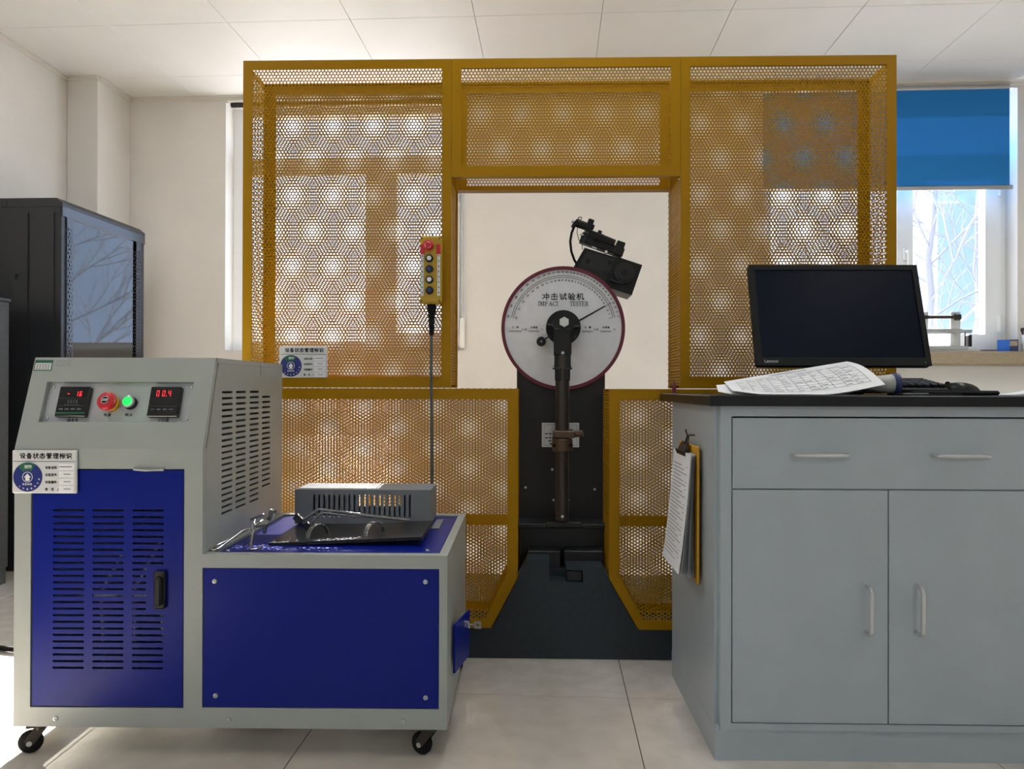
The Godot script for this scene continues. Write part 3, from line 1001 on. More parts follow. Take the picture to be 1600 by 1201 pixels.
	m.lathe([Vector2(0, 0.655), Vector2(0.032, 0.655), Vector2(0.0345, 0.658), Vector2(0.0345, 0.694), Vector2(0.032, 0.697), Vector2(0, 0.697)], 32, flat(px, 0, -0.12))
	m.cbox(Vector3(px + 0.006, 0.712, -0.12), Vector3(0.072, 0.024, 0.05), 0.003)
	m.tube([Vector3(px + 0.03, 0.712, -0.115), Vector3(px + 0.068, 0.716, -0.105)], 0.011, 16)
	part(pen, "clamp_collar", m, W.rust)
	for s in [-1, 1]:
		m = MB.new()
		m.disc(Vector3(px + s * 0.027, 0.676, -0.0995), 0.007, 0.004, 16, Basis(Vector3.UP, s * 0.8) * Basis(Vector3.RIGHT, PI / 2))
		part(pen, "set_screw", m, W.black)
	# plate on the column
	m = MB.new()
	m.cbox(Vector3(0.034, 0.7, -0.2585), Vector3(0.132, 0.086, 0.002), 0.0006)
	var pl := part(o, "data_plate", m, W.zinc)
	m = MB.new()
	var pf := Transform3D(Basis(), Vector3(0.034, 0.7, -0.2573))
	for k in [rect(-0.058, -0.036, 0.058, 0.036)]:
		for i in 4:
			line2(m, k[i], k[(i + 1) % 4], 0.0008, pf)
	for r in [[0.018, -0.015, 5], [0.004, -0.052, 7], [-0.010, -0.052, 7], [-0.021, -0.04, 5], [-0.031, -0.036, 4]]:
		for i in r[2]:
			line2(m, Vector2(r[1] + i * 0.0125, r[0]), Vector2(r[1] + i * 0.0125 + 0.005, r[0] + 0.0005), 0.0042, pf)
	part(pl, "plate_print", m, W.ink)
	for p in [Vector2(-0.089, 0.514), Vector2(0.155, 0.509), Vector2(0.005, 0.578), Vector2(0.01, 0.47), Vector2(0.062, 0.47)]:
		m = MB.new()
		m.disc(Vector3(p.x, p.y, -0.26), 0.0045, 0.002, 12)
		part(o, "column_screw", m, W.zinc)
	# release unit at the upper right, tilted
	m = MB.new()
	m.prism(v2([0.119, 1.366, 0.06, 1.262, 0.2, 1.215, 0.24, 1.328]), -0.33, -0.275)
	var ru := part(o, "release_unit", m, W.black)
	m = MB.new()
	m.prism(v2([0.127, 1.352, 0.085, 1.28, 0.19, 1.24, 0.226, 1.325]), -0.275, -0.268)
	part(ru, "cover_plate", m, W.column)
	m = MB.new()
	m.prism(v2([0.236, 1.332, 0.323, 1.303, 0.286, 1.196, 0.186, 1.228]), -0.4, -0.27)
	part(ru, "release_block", m, W.black)
	m = MB.new()
	m.disc(Vector3(0.258, 1.272, -0.27), 0.036, 0.02, 40)
	m.disc(Vector3(0.258, 1.272, -0.25), 0.026, 0.006, 32)
	m.prism(v2([0.206, 1.245, 0.252, 1.231, 0.25, 1.238, 0.207, 1.252]), -0.268, -0.25)
	part(ru, "release_knob", m, W.column)
	m = MB.new()
	m.disc(Vector3(0.258, 1.272, -0.244), 0.0115, 0.003, 24)
	part(ru, "knob_bolt", m, W.black)
	for p in [Vector2(0.131, 1.317), Vector2(0.208, 1.311), Vector2(0.192, 1.272)]:
		m = MB.new()
		m.disc(Vector3(p.x, p.y, -0.268), 0.0085, 0.004, 20)
		part(ru, "cover_bolt", m, W.black)
	var rb := Basis(Vector3.BACK, deg_to_rad(-20.0))
	m = MB.new()                                              # the solenoid and its brackets lie along the upper edge
	m.cbox(Vector3(0.186, 1.372, -0.29), Vector3(0.15, 0.03, 0.05), 0.003, rb)
	m.cbox(Vector3(0.24, 1.361, -0.285), Vector3(0.031, 0.05, 0.06), 0.003, rb)
	m.cbox(Vector3(0.155, 1.401, -0.29), Vector3(0.06, 0.04, 0.05), 0.003, rb)
	m.cbox(Vector3(0.171, 1.416, -0.29), Vector3(0.014, 0.02, 0.05), 0.002, rb)
	m.tube([Vector3(0.16, 1.405, -0.275), Vector3(0.225, 1.378, -0.275)], 0.016, 20)
	part(ru, "solenoid", m, W.black)
	m = MB.new()
	m.cbox(Vector3(0.119, 1.4, -0.29), Vector3(0.028, 0.036, 0.04), 0.002, rb)
	m.cbox(Vector3(0.136, 1.445, -0.29), Vector3(0.022, 0.046, 0.045), 0.003, rb)
	m.cbox(Vector3(0.145, 1.44, -0.29), Vector3(0.016, 0.016, 0.04), 0.002, rb)
	m.tube([Vector3(0.088, 1.457, -0.285), Vector3(0.135, 1.44, -0.285)], 0.0145, 20)
	m.tube([Vector3(0.09, 1.452, -0.285), Vector3(0.083, 1.458, -0.285)], 0.02, 6)
	m.tube([Vector3(0.094, 1.468, -0.28), Vector3(0.1, 1.476, -0.28), Vector3(0.108, 1.476, -0.28), Vector3(0.107, 1.468, -0.28), Vector3(0.1, 1.462, -0.28)], 0.0016, 6)
	part(ru, "plunger", m, W.black)
	m = MB.new()
	m.tube([Vector3(0.083, 1.459, -0.285), Vector3(0.074, 1.463, -0.285)], 0.006, 6)
	part(ru, "metal_tip", m, W.zinc)
	for k in [[0.109, 1.411, -0.272, 0.014, 0.006], [0.152, 1.362, -0.262, 0.018, 0.006], [0.194, 1.347, -0.262, 0.01, 0.01]]:
		m = MB.new()
		m.cbox(Vector3(k[0], k[1], k[2]), Vector3(k[3], k[4], 0.014), 0.001, rb)
		part(ru, "metal_spacer", m, W.zinc)
	m = MB.new()
	m.tube([Vector3(0.083, 1.444, -0.28), Vector3(0.073, 1.42, -0.28), Vector3(0.068, 1.39, -0.282), Vector3(0.072, 1.355, -0.286), Vector3(0.083, 1.325, -0.29), Vector3(0.1, 1.3, -0.3)], 0.0043, 10)
	m.tube([Vector3(0.094, 1.442, -0.275), Vector3(0.092, 1.42, -0.275), Vector3(0.098, 1.395, -0.277), Vector3(0.11, 1.38, -0.28), Vector3(0.112, 1.36, -0.285)], 0.0013, 6)
	part(ru, "cable", m, W.rubber)
	m = MB.new()
	m.cbox(Vector3(0.13, 1.215, -0.38), Vector3(0.14, 0.08, 0.09), 0.004)
	part(ru, "bracket_arm", m, W.black)

# ------------------------------------------------------------------ cooling machine at the left
func screw(parent: Node, at: Vector3, r: float, b := Basis(Vector3.RIGHT, PI / 2)) -> void:
	var m := MB.new()
	m.lathe([Vector2(0, 0), Vector2(r, 0), Vector2(r * 0.85, r * 0.45), Vector2(r * 0.35, r * 0.55), Vector2(r * 0.3, r * 0.25), Vector2(0, r * 0.25)], 16, Transform3D(b, at))
	part(parent, "screw", m, W.zinc)

func cooling_machine() -> void:
	var o := thing("cooling_machine", "stepped cream and dark blue cooling chamber on casters with control panel and slotted door", "lab machine", Vector3(-0.75, 0, -1.68), 2.5)
	var X0 := -0.51
	var XM := -0.067
	var X1 := 0.506
	var D := -0.565
	var m := MB.new()
	var t := 0.018
	m.plate(Rect2(X0, 0.072, XM - X0, 0.65), [Rect2(-0.471, 0.117, 0.361, 0.558)], -t, 0)
	m.plate(Rect2(XM, 0.072, X1 - XM, 0.404), [Rect2(XM + 0.0005, 0.119, 0.5535, 0.326)], -t, 0)
	# slanted control face
	var v := Vector3(0, 0.216, -0.072).normalized()
	var sf := Transform3D(Basis(Vector3.RIGHT, v, Vector3.RIGHT.cross(v)), Vector3(0, 0.722, 0))
	m.plate(Rect2(X0, 0, XM - X0, 0.2277), [Rect2(-0.468, 0.065, 0.356, 0.101)], -0.014, 0, sf)
	# sides of the tall half
	m.prism(v2([-0.0185, 0.072, -0.0185, 0.714, -0.086, 0.925, D, 0.925, D, 0.072]), X0, X0 + 0.012, Transform3D(Basis(Vector3(0, 0, 1), Vector3(0, 1, 0), Vector3(-1, 0, 0)), Vector3(2 * X0 + 0.012, 0, 0)))
	var yz := Basis(Vector3(0, 0, -1), Vector3(0, 1, 0), Vector3(1, 0, 0))
	var slots := []
	for i in 21:
		for k in 4:
			if k == 3 and (i < 1 or i > 18):
				continue
			slots.append(Rect2([0.109, 0.2, 0.298, 0.393][k], 0.851 - i * 0.0151, 0.068, 0.0058))
	m.plate(Rect2(0.09, 0.4765, -D - 0.09, 0.449), slots, -0.003, 0, Transform3D(yz, Vector3(XM, 0, 0)))
	m.prism(v2([0.0185, 0.4765, 0.09, 0.4765, 0.09, 0.92, 0.0855, 0.92, 0.0185, 0.714]), -0.003, 0, Transform3D(yz, Vector3(XM, 0, 0)))
	m.span(Vector3(X0, 0.926, D), Vector3(XM, 0.938, -0.072))
	m.span(Vector3(X0, 0.072, D - 0.006), Vector3(XM - 0.0005, 0.938, D))
	# low half: top rim, right side, back, bottom
	m.ring([Vector2(XM, 0.0182), Vector2(X1 - 0.0122, 0.0182), Vector2(X1 - 0.0122, -D), Vector2(XM, -D)], [Vector2(XM + 0.016, 0.026), Vector2(X1 - 0.021, 0.026), Vector2(X1 - 0.021, -D - 0.022), Vector2(XM + 0.016, -D - 0.022)], 0, 0.014, Transform3D(Basis(Vector3(1, 0, 0), Vector3(0, 0, -1), Vector3(0, 1, 0)), Vector3(0, 0.462, 0)))
	m.span(Vector3(X1 - 0.012, 0.072, D), Vector3(X1, 0.476, -0.0182))
	m.span(Vector3(XM, 0.072, D - 0.006), Vector3(X1, 0.476, D))
	m.span(Vector3(X0 + 0.0122, 0.074, D), Vector3(X1 - 0.0122, 0.084, -0.0182))
	part(o, "body", m, W.cream)
	m = MB.new()                                              # a vertical seam on the slotted side
	m.span(Vector3(XM, 0.9, -0.3795), Vector3(XM + 0.0006, 0.935, -0.379))
	part(o, "side_seam", m, W.grout)
	# blue door with slots
	slots = []
	for i in 25:
		for k in 3:
			var w := 0.073
			if k == 2 and i >= 9 and i <= 15:
				w = 0.032
			slots.append(Rect2(-0.419 + k * 0.0935, 0.575 - i * 0.01535, w, 0.0052))
	m = MB.new()
	m.plate(Rect2(-0.468, 0.12, 0.355, 0.552), slots, -0.006, -0.002)
	var door := part(o, "door", m, W.blue, "blue slotted door")
	m = MB.new()
	m.cbox(Vector3(-0.1645, 0.394, 0.003), Vector3(0.027, 0.088, 0.012), 0.003)
	m.cbox(Vector3(-0.1645, 0.392, 0.012), Vector3(0.017, 0.066, 0.012), 0.004)
	part(door, "door_latch", m, W.black, "black latch handle")
	m = MB.new()
	m.tube([Vector3(-0.228, 0.675, 0.002), Vector3(-0.2, 0.673, 0.005), Vector3(-0.157, 0.674, 0.002)], 0.0032, 8)
	part(door, "door_clip", m, W.cream)
	m = MB.new()
	m.plate(Rect2(XM + 0.002, 0.1205, 0.5505, 0.323), [], -0.006, -0.002)
	var fp := part(o, "front_panel", m, W.blue, "plain blue front panel with four screws")
	for p in [Vector2(-0.038, 0.4135), Vector2(0.455, 0.415), Vector2(-0.035, 0.147), Vector2(0.456, 0.146)]:
		screw(fp, Vector3(p.x, p.y, -0.002), 0.0062)
	m = MB.new()
	m.cbox(Vector3((XM + 0.018 + X1 - 0.023) / 2, 0.467, (-0.029 + D + 0.025) / 2), Vector3(X1 - XM - 0.043, 0.01, -D - 0.056), 0.001)
	var tp := part(o, "top_panel", m, W.blue, "blue lid panel")
	screw(tp, Vector3(0.45, 0.472, -0.075), 0.0055, Basis())
	screw(tp, Vector3(-0.03, 0.472, -0.06), 0.0055, Basis())
	m = MB.new()
	m.cbox(Vector3(0.437, 0.4735, -0.41), Vector3(0.022, 0.003, 0.14), 0.0008)
	part(tp, "hinge_plate", m, W.cover)
	for x in [-0.41, -0.004, 0.404]:
		screw(o, Vector3(x, 0.0915, 0), 0.006)
	# control panel, recessed in the slant
	var s2 := sf * flat(0, 0, -0.013)
	m = MB.new()
	m.plate(Rect2(-0.47, 0.063, 0.36, 0.105), [], -0.004, 0, s2)
	var cp := part(o, "control_panel", m, W.cover.duplicate(), "grey recessed control panel")
	cp.material_override.albedo_color = c8(178, 180, 182)
	for p in [Vector2(-0.458, 0.156), Vector2(-0.122, 0.156), Vector2(-0.458, 0.077), Vector2(-0.122, 0.077)]:
		screw(cp, s2 * Vector3(p.x, p.y, 0), 0.0045, s2.basis * Basis(Vector3.RIGHT, PI / 2))
	for k in [["温度表", -0.409, 0.0685], ["电源", -0.3235, 0.082], ["制冷", -0.2715, 0.082], ["计时器", -0.1915, 0.0695]]:
		m = MB.new()
		write(m, k[0], Vector2(k[1], k[2]), 0.0088, 0.0009, s2)
		part(cp, "lettering", m, W.ink)
	for k in 2:
		var x: float = [-0.397, -0.1765][k]
		var f := s2 * flat(x, 0.116, 0)
		m = MB.new()
		m.cbox(f * Vector3(0, 0, 0.006), Vector3(0.074, 0.075, 0.014), 0.002, f.basis)
		var me := part(o, "meter", m, W.black_gloss, ["digital meter reading minus 1.6 with a green stripe", "digital meter reading 00.4"][k])
		var g := f * flat(0, 0, 0.0131)
		m = MB.new()
		for y in ([0.0075, -0.0115] if k == 0 else [-0.012]):
			line2(m, Vector2(-0.033, y), Vector2(0.033, y), 0.0006, g)
		for i in 4:
			line2(m, Vector2(-0.027 + i * 0.0145, -0.0195), Vector2(-0.021 + i * 0.0145, -0.0195), 0.0042 if k == 0 else 0.003, g)
		if k == 0:
			for i in 4:
				write(m, "8", Vector2(-0.012 + i * 0.0068, -0.005), 0.0085, 0.0011, g, 1.0, 0.62)
			for i in 6:
				line2(m, Vector2(-0.017 + i * 0.0062, -0.0088), Vector2(-0.0135 + i * 0.0062, -0.0088), 0.0014, g)
		part(me, "meter_keys", m, W.grey_ink)
		if k == 0:
			m = MB.new()
			line2(m, Vector2(-0.0335, -0.029), Vector2(0.0335, -0.029), 0.0038, g)
			part(me, "green_stripe", m, W.green)
		m = MB.new()
		if k == 0:
			write(m, "-", Vector2(-0.016, 0.013), 0.0115, 0.0017, g, 1.0, 0.62)
			write(m, "1", Vector2(0.0065, 0.013), 0.0115, 0.0017, g, 1.0, 0.62)
			write(m, ".", Vector2(0.0105, 0.013), 0.0115, 0.0017, g, 1.0, 0.62)
			write(m, "6", Vector2(0.0135, 0.013), 0.0115, 0.0017, g, 1.0, 0.62)
		else:
			write(m, "0", Vector2(-0.0225, 0.013), 0.0145, 0.0014, g, 1.0, 0.7)
			write(m, "0", Vector2(-0.0085, 0.013), 0.0145, 0.0014, g, 1.0, 0.7)
			write(m, ".", Vector2(-0.0015, 0.013), 0.0145, 0.0014, g, 1.0, 0.7)
			write(m, "4", Vector2(0.0055, 0.013), 0.0145, 0.0014, g, 1.0, 0.7)
		part(me, "display_digits", m, W.led_red)
	# stop button and lit green button
	var b := s2.basis * Basis(Vector3.RIGHT, PI / 2)
	var eb := Transform3D(b, s2 * Vector3(-0.307, 0.113, 0))
	m = MB.new()
	m.lathe([Vector2(0, 0), Vector2(0.019, 0), Vector2(0.019, 0.008), Vector2(0.014, 0.012), Vector2(0.014, 0.02), Vector2(0, 0.02)], 32, eb)
	var es := part(o, "stop_button", m, W.orange, "red mushroom stop button on a yellow collar")
	m = MB.new()
	m.lathe([Vector2(0, 0.018), Vector2(0.021, 0.018), Vector2(0.0225, 0.022), Vector2(0.0215, 0.029), Vector2(0.017, 0.033), Vector2(0, 0.034)], 36, eb, true)
	part(es, "button_head", m, W.red)
	m = MB.new()
	var ef := s2 * flat(-0.307, 0.113, 0.0342)
	fill(m, Vector2.ZERO, 0.0, 0.009, 0, TAU, 24, ef)
	part(es, "button_disc", m, W.ink)
	m = MB.new()
	arc(m, Vector2.ZERO, 0.0088, 0.001, 0.4, PI - 0.4, 16, ef * flat(0, 0, 0.0004))
	arc(m, Vector2.ZERO, 0.0088, 0.001, PI + 0.4, TAU - 0.4, 16, ef * flat(0, 0, 0.0004))
	part(es, "button_ring", m, W.white)
	latin(es, "lettering", "STOP", ef * Vector3(0, 0, 0.0008), 0.006, W.white, false, ef.basis, 0.8, true)
	var gb := Transform3D(b, s2 * Vector3(-0.262, 0.115, 0))
	m = MB.new()
	m.lathe([Vector2(0, 0), Vector2(0.016, 0), Vector2(0.016, 0.006), Vector2(0.0135, 0.007), Vector2(0.0135, 0.014), Vector2(0, 0.014)], 32, gb)
	var gr := part(o, "green_button", m, W.black)
	m = MB.new()
	m.lathe([Vector2(0.0108, 0.012), Vector2(0.0145, 0.012), Vector2(0.0145, 0.018), Vector2(0.012, 0.0195), Vector2(0.0108, 0.0195), Vector2(0.0108, 0.012)], 32, gb)
	part(gr, "button_ring", m, W.zinc)
	m = MB.new()
	m.lathe([Vector2(0, 0.012), Vector2(0.0108, 0.012), Vector2(0.0108, 0.0185), Vector2(0, 0.019)], 28, gb)
	part(gr, "lamp_lens", m, W.led_green)
	var gl := OmniLight3D.new()
	gl.name = "green_glow"
	gl.light_color = c8(20, 235, 90)
	gl.light_energy = 0.0006
	gl.light_size = 0.01
	gl.omni_range = 6.0
	gl.omni_attenuation = 2.0
	gl.shadow_enabled = true
	gl.position = s2 * Vector3(-0.262, 0.115, 0.026)
	o.add_child(gl)
	# inspection sticker and small print at the upper left corner
	m = MB.new()
	m.plate(Rect2(-0.508, 0.193, 0.044, 0.028), [], 0, 0.0003, sf)
	var st := part(o, "inspection_sticker", m, W.green, "green and white inspection sticker")
	m = MB.new()
	m.plate(Rect2(-0.5055, 0.1955, 0.039, 0.0175), [], 0.0003, 0.0005, sf)
	part(st, "sticker_field", m, W.white)
	m = MB.new()
	for i in 3:
		line2(m, Vector2(-0.504, 0.1995 + i * 0.0052), Vector2(-0.468, 0.1995 + i * 0.0052), 0.0007, sf * flat(0, 0, 0.0003))
		for k in 5:
			line2(m, Vector2(-0.502 + k * 0.007, 0.1975 + i * 0.0052), Vector2(-0.4985 + k * 0.007, 0.1975 + i * 0.0052), 0.0016, sf * flat(0, 0, 0.0003))
	part(st, "sticker_print", m, W.ink)
	m = MB.new()
	for i in 4:
		for k in 7:
			line2(m, Vector2(-0.455 + k * 0.0053, 0.219 - i * 0.0045), Vector2(-0.4525 + k * 0.0053, 0.219 - i * 0.0045), 0.0009, sf)
	part(o, "small_print", m, W.grey_ink)
	# lock box on the right side
	var ff := Transform3D(Basis(Vector3.UP, deg_to_rad(-12.0)), Vector3(X1 + 0.004, 0.164, -0.1))
	m = MB.new()
	m.cbox(ff * Vector3(0.003, 0.06, -0.065), Vector3(0.006, 0.12, 0.13), 0.001, ff.basis)
	var lb := part(o, "side_flap", m, W.blue, "open blue side flap with lock")
	m = MB.new()
	m.lathe([Vector2(0, 0), Vector2(0.01, 0), Vector2(0.01, 0.005), Vector2(0.007, 0.007), Vector2(0, 0.007)], 20, ff * Transform3D(Basis(Vector3.BACK, -PI / 2), Vector3(0.006, 0.087, -0.11)))
	part(lb, "lock", m, W.chrome)
	m = MB.new()
	m.cbox(ff * Vector3(0.018, 0.087, -0.11), Vector3(0.014, 0.005, 0.002), 0.0004, ff.basis)
	m.rect_ring(0.024, 0.078, 0.042, 0.096, 0.005, -0.1112, -0.1088, ff)
	part(lb, "key", m, W.zinc)
	# casters
	for c in [[-0.465, -0.03, 200.0], [0.462, -0.025, 155.0], [-0.46, D + 0.05, 20.0], [0.46, D + 0.05, 30.0]]:
		m = MB.new()
		var cf := Transform3D(Basis(Vector3.UP, deg_to_rad(c[2])), Vector3(c[0], 0, c[1]))
		m.cbox(cf * Vector3(0, 0.069, 0), Vector3(0.05, 0.006, 0.05), 0.001, cf.basis)
		m.lathe([Vector2(0, 0.056), Vector2(0.015, 0.056), Vector2(0.015, 0.067), Vector2(0, 0.067)], 20, cf)
		for s in [-1, 1]:
			m.prism(v2([-0.016, 0.06, 0.012, 0.06, 0.03, 0.034, 0.027, 0.022, 0.012, 0.022]), s * 0.013 - 0.001, s * 0.013 + 0.001, cf)
		var ca := part(o, "caster", m, W.steel)
		m = MB.new()
		m.lathe([Vector2(0, -0.01), Vector2(0.02, -0.01), Vector2(0.0245, -0.007), Vector2(0.0265, -0.003), Vector2(0.0265, 0.003), Vector2(0.0245, 0.007), Vector2(0.02, 0.01), Vector2(0, 0.01)], 28, Transform3D(cf.basis * Basis(Vector3.RIGHT, PI / 2), cf * Vector3(0.02, 0.0266, 0)), true)
		part(ca, "wheel", m, W.rubber)
		m = MB.new()
		m.lathe([Vector2(0, -0.016), Vector2(0.006, -0.016), Vector2(0.006, 0.016), Vector2(0, 0.016)], 12, Transform3D(cf.basis * Basis(Vector3.RIGHT, PI / 2), cf * Vector3(0.02, 0.0266, 0)))
		part(ca, "axle", m, W.zinc)
	# pipes behind the slots
	for x in [-0.36, -0.28, -0.21]:
		m = MB.new()
		m.tube([Vector3(x, 0.14, -0.12), Vector3(x, 0.36, -0.1), Vector3(x + 0.05, 0.48, -0.14)], 0.008, 8)
		part(o, "pipe", m, W.zinc)
	m = MB.new()
	m.span(Vector3(-0.46, 0.355, -0.09), Vector3(-0.12, 0.362, -0.07))
	part(o, "inner_rail", m, W.zinc)

func status_sign(called: String, label: String, xf: Transform3D, w: float, h: float) -> void:
	var o := thing(called, label, "sign", Vector3.ZERO, 0, "equipment status signs")
	o.transform = xf
	var m := MB.new()
	m.cbox(Vector3(w / 2, -h / 2, 0.003), Vector3(w, h, 0.006), 0.0022)
	part(o, "sign_board", m, W.sign)
	var f := flat(0, 0, 0.006)
	var k := w / 0.155
	m = MB.new()
	line2(m, Vector2(0.003, -0.0265) * k, Vector2(0.152, -0.0265) * k, 0.0011 * k, f)
	write(m, "设备状态管理标识", Vector2(0.0185, -0.0205) * k, 0.0145 * k, 0.0019 * k, f, 1.09)
	var rows := ["设备名称:", "设备型号:", "设备编号:", "责 任 人:"]
	for i in 4:
		write(m, rows[i], Vector2(0.0795, -0.0445 - i * 0.0172) * k, 0.0072 * k, 0.0009 * k, f, 0.98)
	part(o, "sign_print", m, W.ink)
	m = MB.new()
	m.disc(Vector3(0.0385, -0.0635, 0.006) * Vector3(k, k, 1), 0.0345 * k, 0.0012, 48)
	var d := part(o, "status_disc", m, W.disc)
	var g := flat(0.0385 * k, -0.0635 * k, 0.0072)
	m = MB.new()
	fill(m, Vector2.ZERO, 0.016 * k, 0.0338 * k, deg_to_rad(58.0), deg_to_rad(132.0), 14, g)
	part(d, "disc_segment", m, W.green)
	m = MB.new()
	g = g * flat(0, 0, 0.0003)
	arc(m, Vector2.ZERO, 0.0118 * k, 0.0012 * k, 0, TAU, 32, g)
	for t in [[-0.0085, -0.001, 0.0085, -0.001, 0.0, 0.0085], [-0.005, -0.009, 0.005, -0.009, 0.005, -0.001], [-0.005, -0.009, 0.005, -0.001, -0.005, -0.001]]:
		m.tri(g * Vector3(t[0] * k, t[1] * k, 0.0004), g * Vector3(t[2] * k, t[3] * k, 0.0004), g * Vector3(t[4] * k, t[5] * k, 0.0004))
	write(m, "运行", Vector2(-0.0075, 0.0205) * k, 0.0085 * k, 0.0011 * k, g)
	write(m, "设备状态", Vector2(-0.0125, -0.0195) * k, 0.0056 * k, 0.0006 * k, g)
	for i in 9:                                              # small characters round the disc's lower half
		var a := deg_to_rad(190.0 + i * 20.0)
		var cf := g * Transform3D(Basis(Vector3.BACK, a + PI / 2), Vector3(cos(a), sin(a), 0) * 0.0285 * k)
		write(m, "停用人行备态号计时"[i], Vector2(-0.0022, -0.0022) * k, 0.0046 * k, 0.0006 * k, cf)
	part(d, "disc_print", m, W.white)
	m = MB.new()
	m.cbox(Vector3(0.131, -0.0655, 0.0063) * Vector3(k, k, 1), Vector3(0.037 * k, 0.068 * k, 0.0008), 0.0002)
	var c := part(o, "name_card", m, W.paper)
	m = MB.new()
	var cf2 := flat(0, 0, 0.0068)
	for i in 3:
		line2(m, Vector2(0.113, -0.0485 - i * 0.0172) * k, Vector2(0.149, -0.0485 - i * 0.0172) * k, 0.0006 * k, cf2)
	for i in 4:
		for j in (7 if i == 0 else 4):
			line2(m, Vector2((0.1155 if i == 0 else 0.1255) + j * 0.0042, -0.039 - i * 0.0175) * k, Vector2((0.118 if i == 0 else 0.1275) + j * 0.0042, -0.039 - i * 0.0175) * k, 0.0017 * k, cf2)
	part(c, "card_print", m, W.grey_ink)

